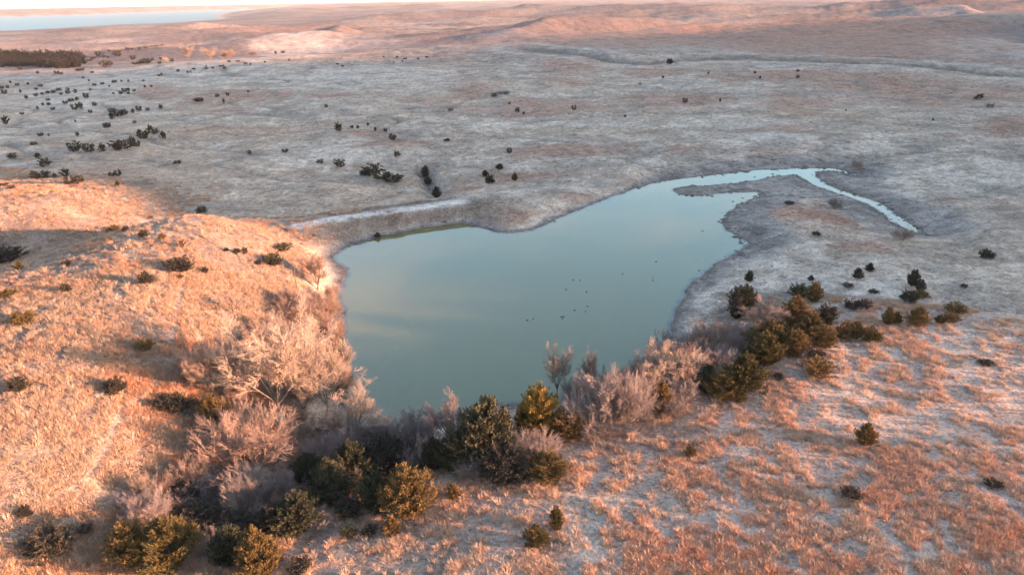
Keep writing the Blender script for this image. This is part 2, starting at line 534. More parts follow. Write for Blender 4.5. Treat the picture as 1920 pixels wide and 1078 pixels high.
def paint(x, y, z, sdv, ld):
    r = np.hypot(x, y)
    n1, n2, n3 = fbm(x, y, 90, 4, 101), fbm(x, y, 17, 4, 111), fbm(x, y, 4.5, 3, 121)
    c = lerp(np.tile(SAGE, (len(x), 1)), STRAW, sstep(-.5, .45, n1 * .5 + n2 * .7 + .05))
    c = lerp(c, FROST, sstep(.0, .55, n2 * .8 + n3 * .6 - n1 * .4 + .08) * .75)
    # far fields of tawny grass between frosted hollows
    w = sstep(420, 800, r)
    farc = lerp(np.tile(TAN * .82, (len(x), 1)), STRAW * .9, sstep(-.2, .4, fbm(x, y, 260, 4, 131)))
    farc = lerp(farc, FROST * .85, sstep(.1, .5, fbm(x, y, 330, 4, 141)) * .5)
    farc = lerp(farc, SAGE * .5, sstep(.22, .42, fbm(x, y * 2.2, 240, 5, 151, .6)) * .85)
    farc = farc * np.array([.66, .70, .78])  # far ground darkened and cooled to stand in for shade
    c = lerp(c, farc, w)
    c = lerp(c, RUSSET * 1.25, sstep(.12, .5, fbm(x, y * 1.6, 75, 4, 161)) * .55 * (1 - w))
    for i, bl in enumerate(grey_blobs):
        c = lerp(c, FROST * .98, blob(x, y, *bl, seed=300 + i) * (.55 + .25 * np.clip(n2, -1, 1)))
    for i, bl in enumerate(russet_blobs):
        c = lerp(c, RUSSET * 1.12, blob(x, y, *bl, seed=200 + i) * np.clip(.62 + .6 * n2, .15, .85))
    # straw-coloured slopes of the two near hills
    s = y * .9135 + x * .4067
    lh = sstep(1.0, 3.4, z) * (1 - sstep(128, 145, s)) * (x < 5)
    c = lerp(c, lerp(np.tile(TAN * .68, (len(x), 1)), STRAW * .60, sstep(-.3, .3, n3 + n2)), lh * .95)
    rh = sstep(2.4, 4.2, z) * (x > -25) * (1 - sstep(112, 124, s))
    c = lerp(c, lerp(np.tile(FROST * .74, (len(x), 1)), np.array([.38, .30, .26]), sstep(-.35, .45, n3 * .7 + n2)), rh * .9)
    c = lerp(c, SAGE * .72, drains(x, y) * .7 * sstep(170, 230, r) * (1 - sstep(600, 750, r)))
    # trodden trails
    for k, tp in enumerate(trails_px):
        p = np.array(tp, float)
        zz = 8.0 if k in (2, 3) else 0.5
        d, _ = seg_dist(x, y, on_level(p[:, 0], p[:, 1], zz))
        m = np.exp(-(d / .55) ** 2)
        c = lerp(c, SAGE * .6 if k in (0, 1, 5) else PALE * .8, m * (.45 if k in (0, 1, 5) else .25) * (.6 + .8 * np.clip(n3 + .5, 0, 1)))
    # pale frosted crest of the dam and the shelf that carries on from it
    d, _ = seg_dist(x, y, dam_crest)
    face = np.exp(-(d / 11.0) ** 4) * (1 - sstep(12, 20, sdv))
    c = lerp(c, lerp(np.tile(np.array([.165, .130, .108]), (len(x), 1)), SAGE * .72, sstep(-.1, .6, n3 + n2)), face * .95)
    c = lerp(c, PALE * 1.12, np.exp(-(d / 2.5) ** 4) * .95)
    sh = np.array([(868, 378), (950, 366), (1030, 353), (1140, 335)], float)
    d, _ = seg_dist(x, y, on_level(sh[:, 0], sh[:, 1], 2.0))
    c = lerp(c, PALE, np.exp(-(d / 2.6) ** 4) * .6)
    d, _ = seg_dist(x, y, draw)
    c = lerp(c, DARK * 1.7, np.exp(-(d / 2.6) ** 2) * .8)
    d, _ = seg_dist(x, y, gully)
    gn = fbm(x, y, 14, 3, 171)
    c = lerp(c, SAGE * .5, np.exp(-(d / (8.0 + 6 * gn)) ** 4) * .85)
    c = lerp(c, FROST * 1.05, np.exp(-((d - 26) / 7) ** 2) * .35)
    # bare shore
    east = sstep(30, 62, x) * sstep(95, 115, y)
    wid = 2.8 + 11.0 * east + fbm(x, y, 9, 3, 181) * (2.0 + 4 * east)
    mud = 1 - sstep(wid * .55, wid, sdv)
    mc = lerp(np.tile(MUD, (len(x), 1)), SILT, sstep(-.2, .4, n3 + n2 * .5 + .3 * (sdv > wid * .4)))
    mc = lerp(mc, MUD * .72, np.exp(-(np.maximum(sdv, 0) / .8) ** 2) * .8)
    c = lerp(c, mc, mud)
    c = lerp(c, BED, 1 - sstep(-1.2, .1, sdv))
    # lake shore
    c = lerp(c, PALE, np.exp(-(ld / 45) ** 2) * .6)
    return np.clip(c, .02, .8)

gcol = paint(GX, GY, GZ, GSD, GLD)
verts = np.stack([GX, GY, GZ], 1)
i, j = np.meshgrid(np.arange(NR - 1), np.arange(NT), indexing='ij')
j2 = (j + 1) % NT
quads = np.stack([i * NT + j, i * NT + j2, (i + 1) * NT + j2, (i + 1) * NT + j], -1)[..., ::-1].reshape(-1, 4)
centre = len(verts)
verts = np.concatenate([verts, [[0, 0, float(GZ[:NT].mean())]]])
gcol = np.concatenate([gcol, gcol[:1]])
fan = np.stack([np.full(NT, centre), (np.arange(NT) + 1) % NT, np.arange(NT)], 1)
flat = np.concatenate([quads.ravel(), fan.ravel()])
counts = np.concatenate([np.full(len(quads), 4), np.full(NT, 3)])

gm, nt, b = new_mat('frosted_prairie')
at_ = N(nt, 'ShaderNodeAttribute', attribute_name='soil')
n_f = noise_tex(nt, 2.6, 5, .65)
n_m = noise_tex(nt, 0.55, 4, .6)
n_c = noise_tex(nt, 9.0, 3, .6)
c1 = mixc(nt, 1.0, at_.outputs['Color'], ramp(nt, n_m, [(.30, (.66, .65, .66)), (.5, (1, 1, 1)), (.72, (1.30, 1.24, 1.2))]), 'MULTIPLY')
n_w = noise_tex(nt, 0.11, 4, .6)
c1 = mixc(nt, 1.0, c1, ramp(nt, n_w, [(.33, (.72, .72, .73)), (.5, (1, 1, 1)), (.68, (1.22, 1.2, 1.18))]), 'MULTIPLY')
c2 = mixc(nt, 1.0, c1, ramp(nt, n_f, [(.34, (.58, .57, .57)), (.5, (1, 1, 1)), (.66, (1.34, 1.32, 1.32))]), 'MULTIPLY')
c3 = mixc(nt, .6, c2, ramp(nt, n_c, [(.3, (.6, .6, .6)), (.7, (1.35, 1.35, 1.35))]), 'MULTIPLY')
nt.links.new(mixc(nt, at_.outputs['Alpha'], at_.outputs['Color'], c3), b.inputs['Base Color'])
b.inputs['Roughness'].default_value = .95
b.inputs['Specular IOR Level'].default_value = .12
bp = N(nt, 'ShaderNodeBump')
bs = N(nt, 'ShaderNodeMath', operation='MULTIPLY')
bs.inputs[1].default_value = .9
nt.links.new(at_.outputs['Alpha'], bs.inputs[0])
nt.links.new(bs.outputs[0], bp.inputs['Strength'])
bp.inputs['Distance'].default_value = .35
add = N(nt, 'ShaderNodeMath', operation='ADD')
nt.links.new(n_f, add.inputs[0]); nt.links.new(n_m, add.inputs[1])
nt.links.new(add.outputs[0], bp.inputs['Height'])
nt.links.new(bp.outputs[0], b.inputs['Normal'])

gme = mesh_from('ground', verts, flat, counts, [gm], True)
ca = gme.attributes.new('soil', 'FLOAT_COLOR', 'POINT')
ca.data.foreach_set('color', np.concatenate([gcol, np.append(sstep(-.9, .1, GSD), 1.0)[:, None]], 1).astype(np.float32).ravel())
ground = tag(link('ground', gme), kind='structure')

# ------------------------------------------------------------------ water
def water_mat(name, deep, rough, bump_scale, bump_dist, ior=1.333):
    m, nt, b = new_mat(name)
    b.inputs['Base Color'].default_value = (*deep, 1)
    b.inputs['Roughness'].default_value = rough
    b.inputs['IOR'].default_value = ior
    b.inputs['Specular IOR Level'].default_value = .5
    nz = noise_tex(nt, bump_scale, 3, .5)
    bpn = N(nt, 'ShaderNodeBump')
    bpn.inputs['Strength'].default_value = .25
    bpn.inputs['Distance'].default_value = bump_dist
    nt.links.new(nz, bpn.inputs['Height'])
    nt.links.new(bpn.outputs[0], b.inputs['Normal'])
    nz2 = noise_tex(nt, .05, 3, .5)
    nt.links.new(mixc(nt, 1.0, deep, ramp(nt, nz2, [(.3, (.85, .88, .9)), (.7, (1.15, 1.12, 1.05))]), 'MULTIPLY'), b.inputs['Base Color'])
    return m

pc = pond.mean(0)
def grown(poly, g):
    nx = np.roll(poly, -1, 0) - np.roll(poly, 1, 0)
    nrm = np.stack([nx[:, 1], -nx[:, 0]], 1)
    nrm /= np.linalg.norm(nrm, axis=1)[:, None] + 1e-9
    area = np.sum(poly[:, 0] * np.roll(poly[:, 1], -1) - np.roll(poly[:, 0], -1) * poly[:, 1])
    return poly + nrm * g * (1 if area > 0 else -1)

wm, nt, b = new_mat('pond_water')
b.inputs['Base Color'].default_value = (.93, .97, .92, 1)
b.inputs['Transmission Weight'].default_value = 1.0
b.inputs['Roughness'].default_value = .02
b.inputs['IOR'].default_value = 1.75
nz = noise_tex(nt, .5, 3, .55)
bpn = N(nt, 'ShaderNodeBump')
bpn.inputs['Strength'].default_value = .2
bpn.inputs['Distance'].default_value = .03
nt.links.new(nz, bpn.inputs['Height'])
nt.links.new(bpn.outputs[0], b.inputs['Normal'])
# the pond sheet: a grid clipped to the pond, creek and a margin that lies under the banks
gx = np.arange(-80, 140, 1.5); gy = np.arange(55, 300, 1.5)
XX, YY = np.meshgrid(gx, gy)
sdw = pond_sd(XX.ravel(), YY.ravel()).reshape(XX.shape)
cell = (np.minimum.reduce([sdw[:-1, :-1], sdw[1:, :-1], sdw[:-1, 1:], sdw[1:, 1:]]) < 1.2)
idx = np.arange(XX.size).reshape(XX.shape)
q = np.stack([idx[:-1, :-1], idx[:-1, 1:], idx[1:, 1:], idx[1:, :-1]], -1)[cell]
used, inv = np.unique(q.ravel(), return_inverse=True)
pv = np.stack([XX.ravel()[used], YY.ravel()[used], np.zeros(len(used))], 1)
tag(link('pond_water', mesh_from('pond_water', pv, inv, np.full(len(q), 4), [wm], True)), kind='structure')

lm = water_mat('lake_water', (.03, .10, .15), .35, .02, .3)  # blue base colour stands in for sky reflected off the waves
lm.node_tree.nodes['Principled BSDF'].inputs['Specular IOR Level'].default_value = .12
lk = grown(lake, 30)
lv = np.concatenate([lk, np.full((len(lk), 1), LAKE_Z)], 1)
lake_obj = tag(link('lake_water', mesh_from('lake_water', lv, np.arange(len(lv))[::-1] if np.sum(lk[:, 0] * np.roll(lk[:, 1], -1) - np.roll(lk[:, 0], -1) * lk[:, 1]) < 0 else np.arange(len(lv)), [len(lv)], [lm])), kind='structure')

# ------------------------------------------------------------------ air
HZ = 1.0
if HZ:
    hm = bpy.data.materials.new('haze')
    hm.use_nodes = True
    hn = hm.node_tree
    hn.nodes.clear()
    pvn = hn.nodes.new('ShaderNodeVolumePrincipled')
    pvn.inputs['Color'].default_value = (.93, .91, .93, 1)
    pvn.inputs['Density'].default_value = 0.000025
    pvn.inputs['Density Attribute'].default_value = ''
    pvn.inputs['Anisotropy'].default_value = 0.0
    ho = hn.nodes.new('ShaderNodeOutputMaterial')
    hn.links.new(pvn.outputs[0], ho.inputs['Volume'])
    x0, z0, z1 = 24500.0, min(GZ.min(), LAKE_Z - 8) - 1.0, max(GZ.max(), CAM_H) + 12.0
    hv = [(sx * x0, sy * x0, zz) for zz in (z0, z1) for sx, sy in ((-1, -1), (1, -1), (1, 1), (-1, 1))]
    hf = [3, 2, 1, 0, 4, 5, 6, 7, 0, 1, 5, 4, 1, 2, 6, 5, 2, 3, 7, 6, 3, 0, 4, 7]
    tag(link('haze', mesh_from('haze', hv, hf, [4] * 6, [hm])), kind='stuff', label='thin pale morning haze filling the air over the prairie', cat='haze')

# ------------------------------------------------------------------ plant materials
def plant_mat(name, base, vary=.25, hue=None, rough=.85, transl=0.0):
    m, nt, b = new_mat(name)
    oi = N(nt, 'ShaderNodeObjectInfo')
    geo = N(nt, 'ShaderNodeNewGeometry')
    lo = tuple(v * (1 - vary) for v in base)
    hi = tuple(v * (1 + vary) for v in (hue or base))
    c = mixc(nt, oi.outputs['Random'], lo, hi)
    c = mixc(nt, .8, c, ramp(nt, geo.outputs['Random Per Island'], [(0, (.70, .70, .70)), (1, (1.28, 1.25, 1.2))]), 'MULTIPLY')
    nt.links.new(c, b.inputs['Base Color'])
    b.inputs['Roughness'].default_value = rough
    b.inputs['Specular IOR Level'].default_value = .15
    return m

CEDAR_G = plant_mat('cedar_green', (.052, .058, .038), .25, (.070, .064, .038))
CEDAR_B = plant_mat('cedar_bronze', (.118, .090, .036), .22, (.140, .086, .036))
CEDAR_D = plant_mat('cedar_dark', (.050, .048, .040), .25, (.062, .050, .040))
GOLD = plant_mat('sunlit_gold_foliage', (.30, .185, .05), .1)  # gold foliage brightened, with sunlight put into its colour
BARK_P = plant_mat('pale_twigs', (.36, .275, .225), .12)
BARK_R = plant_mat('russet_twigs', (.29, .20, .165), .18)
BARK_G = plant_mat('frosted_twigs', (.29, .235, .225), .2)
BARK_K = plant_mat('dark_twigs', (.15, .135, .135), .2)
TRUNK = plant_mat('trunk_bark', (.16, .13, .11), .2)
TRUNK_P = plant_mat('pale_bark', (.20, .16, .135), .15)

# ------------------------------------------------------------------ bare trees and shrubs
def _norm(v):
    return v / (np.linalg.norm(v, axis=-1, keepdims=True) + 1e-9)

class Limbs:
    def __init__(self):
        self.v, self.f, self.n = [], [], 0
    def chains(self, P, rad, sides):
        """P (n,k,3) centre lines, rad (n,k): tapered tubes"""
        n, k, _ = P.shape
        T = _norm(np.gradient(P, axis=1))
        ref = np.where(np.abs(T[..., 2:3]) > .9, np.array([1., 0, 0]), np.array([0, 0, 1.]))
        A = _norm(np.cross(T, ref)); B = np.cross(T, A)
        ang = np.arange(sides) * 2 * np.pi / sides
        ring = P[:, :, None] + rad[:, :, None, None] * (np.cos(ang)[None, None, :, None] * A[:, :, None] + np.sin(ang)[None, None, :, None] * B[:, :, None])
        idx = np.arange(n * k * sides).reshape(n, k, sides) + self.n
        nx = np.roll(idx, -1, 2)
        q = np.stack([idx[:, :-1], nx[:, :-1], nx[:, 1:], idx[:, 1:]], -1).reshape(-1, 4)
        self.v.append(ring.reshape(-1, 3)); self.f.append(q); self.n += n * k * sides
    def arrays(self):
        return np.concatenate(self.v), np.concatenate(self.f)

def branch_level(rng, P, D, L, segs, jitter, trop):
    n = len(P)
    pts = [P]
    d = D
    for s in range(segs):
        d = _norm(d + rng.normal(0, jitter, (n, 3)) + np.array([0, 0, trop]))
        pts.append(pts[-1] + d * (L / segs)[:, None])
    return np.stack(pts, 1)

def kids_of(rng, pts, L, m, t0, ang, ratio):
    n, k, _ = pts.shape
    t = t0 + (1 - t0) * (np.arange(m)[None] + rng.uniform(0, 1, (n, m))) / m
    fi = t * (k - 1)
    i = np.minimum(fi.astype(int), k - 2)
    a = (fi - i)[..., None]
    rows = np.arange(n)[:, None]
    P = pts[rows, i] * (1 - a) + pts[rows, i + 1] * a
    D = _norm(pts[rows, i + 1] - pts[rows, i])
    perp = _norm(np.cross(D, rng.normal(0, 1, (n, m, 3))))
    an = ang * rng.uniform(.6, 1.3, (n, m, 1))
    D = D * np.cos(an) + perp * np.sin(an)
    Lk = (L[:, None] * ratio * rng.uniform(.65, 1.2, (n, m)) * (1.15 - .45 * t))
    return P.reshape(-1, 3), _norm(D).reshape(-1, 3), Lk.ravel()

def bare_tree(seed, trunk_h, stems, lean, kids, ratios, angs, r0, twig, jit=.16, trop=.07):
    """returns (trunk arrays, crown arrays) scaled to height 1 and width 1"""
    rng = np.random.default_rng(seed)
    tr, cr = Limbs(), Limbs()
    if trunk_h > 0:
        P = np.zeros((1, 3)); D = _norm(np.array([[rng.normal(0, .08), rng.normal(0, .08), 1.]]))
        pts = branch_level(rng, P, D, np.array([trunk_h]), 5, .06, .03)
        P0 = np.repeat(pts[:, -1], stems, 0) - np.array([0, 0, trunk_h]) * rng.uniform(0, .35, (stems, 1))
        tr.chains(pts, np.linspace(r0 * 1.25, r0 * .8, 6)[None], 8)
    else:
        P0 = np.stack([rng.normal(0, .03, stems), rng.normal(0, .03, stems), np.full(stems, -.01)], 1)
    az = np.arange(stems) * 2 * np.pi / stems + rng.uniform(-.4, .4, stems)
    tilt = lean * rng.uniform(.35, 1.2, stems)
    D = np.stack([np.cos(az) * np.sin(tilt), np.sin(az) * np.sin(tilt), np.cos(tilt)], 1)
    L = (1 - trunk_h) * rng.uniform(.55, .8, stems)
    pts = branch_level(rng, P0, D, L, 5, jit * .6, trop)
    rad = r0 * .62 if trunk_h > 0 else r0
    tr.chains(pts, rad * np.linspace(1, .38, 6)[None] * np.ones((stems, 1)), 5)
    r = rad * .5
    for lev, (m, ra, an) in enumerate(zip(kids, ratios, angs)):
        P, D, L = kids_of(rng, pts, L, m, .25 if lev == 0 else .15, an, ra)
        segs = 4 if lev == 0 else 3 if lev < len(kids) - 1 else 2
        pts = branch_level(rng, P, D, L, segs, jit, trop)
        last = lev == len(kids) - 1
        rv = max(r, twig)
        (tr if lev == 0 else cr).chains(pts, rv * np.linspace(1, .45, segs + 1)[None] * np.ones((len(P), 1)), 4 if lev == 0 else 3)
        r *= .48
    tv, tf = tr.arrays(); cv, cf = cr.arrays()
    allv = np.concatenate([tv, cv])
    top = np.percentile(allv[:, 2], 99.7)
    half = np.percentile(np.hypot(allv[:, 0], allv[:, 1]), 97)
    sc = np.array([.5 / half, .5 / half, 1 / top])
    return (tv * sc, tf), (cv * sc, cf)

def quads_mesh(name, arr, mat):
    v, f = arr
    return mesh_from(name, v, f.ravel(), np.full(len(f), 4), [mat], True)

class Kind:
    """meshes of one growth form, one set for each colour"""
    def __init__(self, trunk, crown):
        self.trunk, self.crown, self.made = trunk, crown, {}
    def get(self, mc, mt):
        k = (mc.name, mt.name)
        if k not in self.made:
            self.made[k] = (quads_mesh('trunk', self.trunk, mt), quads_mesh('crown', self.crown, mc))
        return self.made[k]

BT = {
 'cottonwood': Kind(*bare_tree(3, .16, 8, .60, (7, 6, 6, 5), (.50, .58, .62, .72), (.62, .55, .5, .5), .013, .0013, .12, .05)),
 'spreading': Kind(*bare_tree(8, .18, 7, .75, (6, 6, 6, 4), (.55, .58, .62, .72), (.62, .55, .5, .5), .014, .0016, .12, .06)),
 'upright': Kind(*bare_tree(15, .12, 7, .42, (6, 5, 5, 4), (.48, .55, .62, .7), (.5, .5, .5, .5), .014, .0017, .12, .06)),
 'thicket': Kind(*bare_tree(21, 0, 20, .70, (7, 7, 7), (.52, .6, .66), (.45, .48, .5), .007, .0021, .12, .04)),
 'thicket_b': Kind(*bare_tree(27, 0, 22, .95, (7, 7, 6), (.5, .6, .66), (.45, .5, .5), .007, .0021, .12, .06)),
 'sapling': Kind(*bare_tree(33, .12, 6, .5, (5, 5, 4), (.5, .58, .66), (.5, .5, .5), .016, .0026, .12, .06)),
}

# ------------------------------------------------------------------ cedars: a crown of many small feathery sprays
def cedar_crown(seed, n, shape, leaf=1.0, plume=.0, fine=1.0):
    """up-curving boughs, each carrying short forked sprays; open towards the stem, ragged outside"""
    rng = np.random.default_rng(seed)
    nb = max(12, int(n * fine) // 22)
    tb = np.sort(rng.beta(1.0, 1.35, nb))
    if shape == 'cone':
        prof = (1 - tb) ** .85 * (.6 + .4 * sstep(0, .15, tb)) + .03
    elif shape == 'round':
        prof = np.sqrt(np.clip(1 - ((tb - .35) / .68) ** 2, .03, 1))
    elif shape == 'ovate':
        prof = np.clip(1 - tb, .01, 1) ** .6 * (.55 + .45 * sstep(0, .3, tb)) + .03
    else:
        prof = np.sqrt(np.clip(1 - tb ** 2.0, .04, 1)) * (.8 + .2 * sstep(0, .3, tb))
    ab = np.arange(nb) * 2.399 + rng.normal(0, .35, nb)
    Rb = .5 * prof * rng.uniform(.55, 1.16 + .14 * plume, nb)
    rise = rng.uniform(.10, .24, nb) * (1 + .35 * plume) * (1 - .35 * tb)
    u = rng.uniform(.22, 1.04, n) ** .75
    bi = rng.integers(0, nb, n)
    uu = u[:, None]
    out = np.stack([np.cos(ab), np.sin(ab), np.zeros(nb)], 1)[bi]
    side = np.stack([-np.sin(ab), np.cos(ab), np.zeros(nb)], 1)[bi]
    fan = rng.normal(0, 1, n) * .17 * Rb[bi] * np.sin(np.clip(u, 0, 1) * 2.4)
    P = out * (Rb[bi] * u)[:, None] + side * fan[:, None]
    P[:, 2] = tb[bi] * .86 + rise[bi] * u ** 1.8 + rng.normal(0, .014, n)
    P[:, 2] = np.maximum(P[:, 2], .015)
    tang = out * Rb[bi][:, None] + np.array([0, 0, 1.]) * (rise[bi] * 1.8 * u ** .8)[:, None]
    D = _norm(_norm(tang) * .8 + np.array([0, 0, .45]) + side * (fan * 3.0)[:, None] + rng.normal(0, .25, (n, 3)))
    L = fine * rng.uniform(.055, .11, n) * (1 + plume * .8 * (u > .85))
    m = 6
    k = np.arange(m)
    along = np.array([0, .14, .28, .42, .56, .68])
    sd_ = np.array([0, 1, -1, 1, -1, .4])
    perp = _norm(np.cross(D, rng.normal(0, 1, (n, 3))))
    perp2 = np.cross(D, perp)
    sgn = sd_[None, :, None] * perp[:, None] + (np.where(k % 3 == 0, .7, -.7) * (k > 0))[None, :, None] * perp2[:, None]
    d = _norm(D[:, None] + sgn * .6 + rng.normal(0, .12, (n, m, 3)))
    p0 = P[:, None] + D[:, None] * (L[:, None] * along[None])[..., None]
    ln = L[:, None] * np.array([1.05, .6, .6, .52, .5, .44])[None]
    w = _norm(np.cross(d, rng.normal(0, 1, (n, m, 3)))) * (.0085 * leaf * np.where(k == 0, 1.1, 1.0))[None, :, None]
    e = p0 + d * ln[..., None]
    mid = p0 + d * (ln * .42)[..., None]
    V = np.stack([p0, mid + w, e, mid - w], 2).reshape(-1, 3)
    return V, np.arange(len(V)).reshape(-1, 4)

def cedar_trunk(seed, h=.55, r=.030):
    rng = np.random.default_rng(seed)
    lb = Limbs()
    pts = branch_level(rng, np.array([[0, 0, -.03]]), np.array([[0, 0, 1.]]), np.array([h]), 5, .05, .1)
    lb.chains(pts, np.linspace(r, r * .4, 6)[None], 7)
    P, D, L = kids_of(rng, pts, np.array([h]), 14, .15, 1.0, .5)
    lb.chains(branch_level(rng, P, D, L, 3, .1, .12), r * .3 * np.linspace(1, .4, 4)[None] * np.ones((14, 1)), 4)
    return lb.arrays()

CD = {
 'cone': Kind(cedar_trunk(1, .8), cedar_crown(41, 1900, 'cone', 1.25, .7)),
 'cone_b': Kind(cedar_trunk(2, .7), cedar_crown(42, 1800, 'cone', 1.3, 1.0)),
 'ovate': Kind(cedar_trunk(3, .7), cedar_crown(43, 2000, 'ovate', 1.3, .7)),
 'round': Kind(cedar_trunk(4, .5), cedar_crown(44, 1900, 'round', 1.35, .6)),
 'plume': Kind(cedar_trunk(5, .7), cedar_crown(45, 1500, 'ovate', 1.25, 1.6)),
 'low': Kind(cedar_trunk(6, .4), cedar_crown(46, 1300, 'low', 1.4, 1.8)),
 'cone_f': Kind(cedar_trunk(1, .8), cedar_crown(51, 4300, 'cone', .85, .9, .68)),
 'ovate_f': Kind(cedar_trunk(3, .7), cedar_crown(53, 4600, 'ovate', .85, .8, .66)),
 'round_f': Kind(cedar_trunk(4, .5), cedar_crown(54, 4200, 'round', .9, .7, .68)),
 'plume_f': Kind(cedar_trunk(5, .7), cedar_crown(55, 3600, 'ovate', .85, 1.7, .72)),
 'dot': Kind(cedar_trunk(7, .4), cedar_crown(47, 640, 'round', 2.6, .9)),
 'dot_b': Kind(cedar_trunk(8, .4), cedar_crown(48, 640, 'ovate', 2.6, 1.2)),
}

rs = random.Random(7)
def plant(kinds, key, px, py, hpx, wpx, mc, mt, name, label, cat, group=None, whole=None, lift=.10, sq=.9, lean=None):
    """one plant standing on the ground at the place the photograph shows it"""
    p = at(px, py - lift * hpx)
    dep = depth_of(p)
    down = math.atan2(CAM_H - p[2], math.hypot(p[0], p[1]))
    w = wpx * dep / FPX
    h = max(.35 * w, sq * (hpx * dep / FPX - .30 * w * math.sin(down)) / math.cos(down))
    tm, cm = kinds[key].get(mc, mt)
    rz = rs.uniform(0, 6.28)
    yv = rs.uniform(.9, 1.1)
    if whole or hpx < 22:
        o = link(name, cm)
        o.location, o.scale, o.rotation_euler = p, (w, w * yv, h), (0, 0, rz)
    else:
        o = bpy.data.objects.new(name, None)
        col.objects.link(o)
        o.empty_display_size = .2
        o.location, o.scale, o.rotation_euler = p, (w, w * yv, h), (0, 0, rz)
        link('trunk', tm, o); link('crown', cm, o)
    if lean:
        o.rotation_euler = (lean[0], lean[1], rz)
    tag(o, label, cat, group)
    return o

G, B_, D_, GD = CEDAR_G, CEDAR_B, CEDAR_D, GOLD
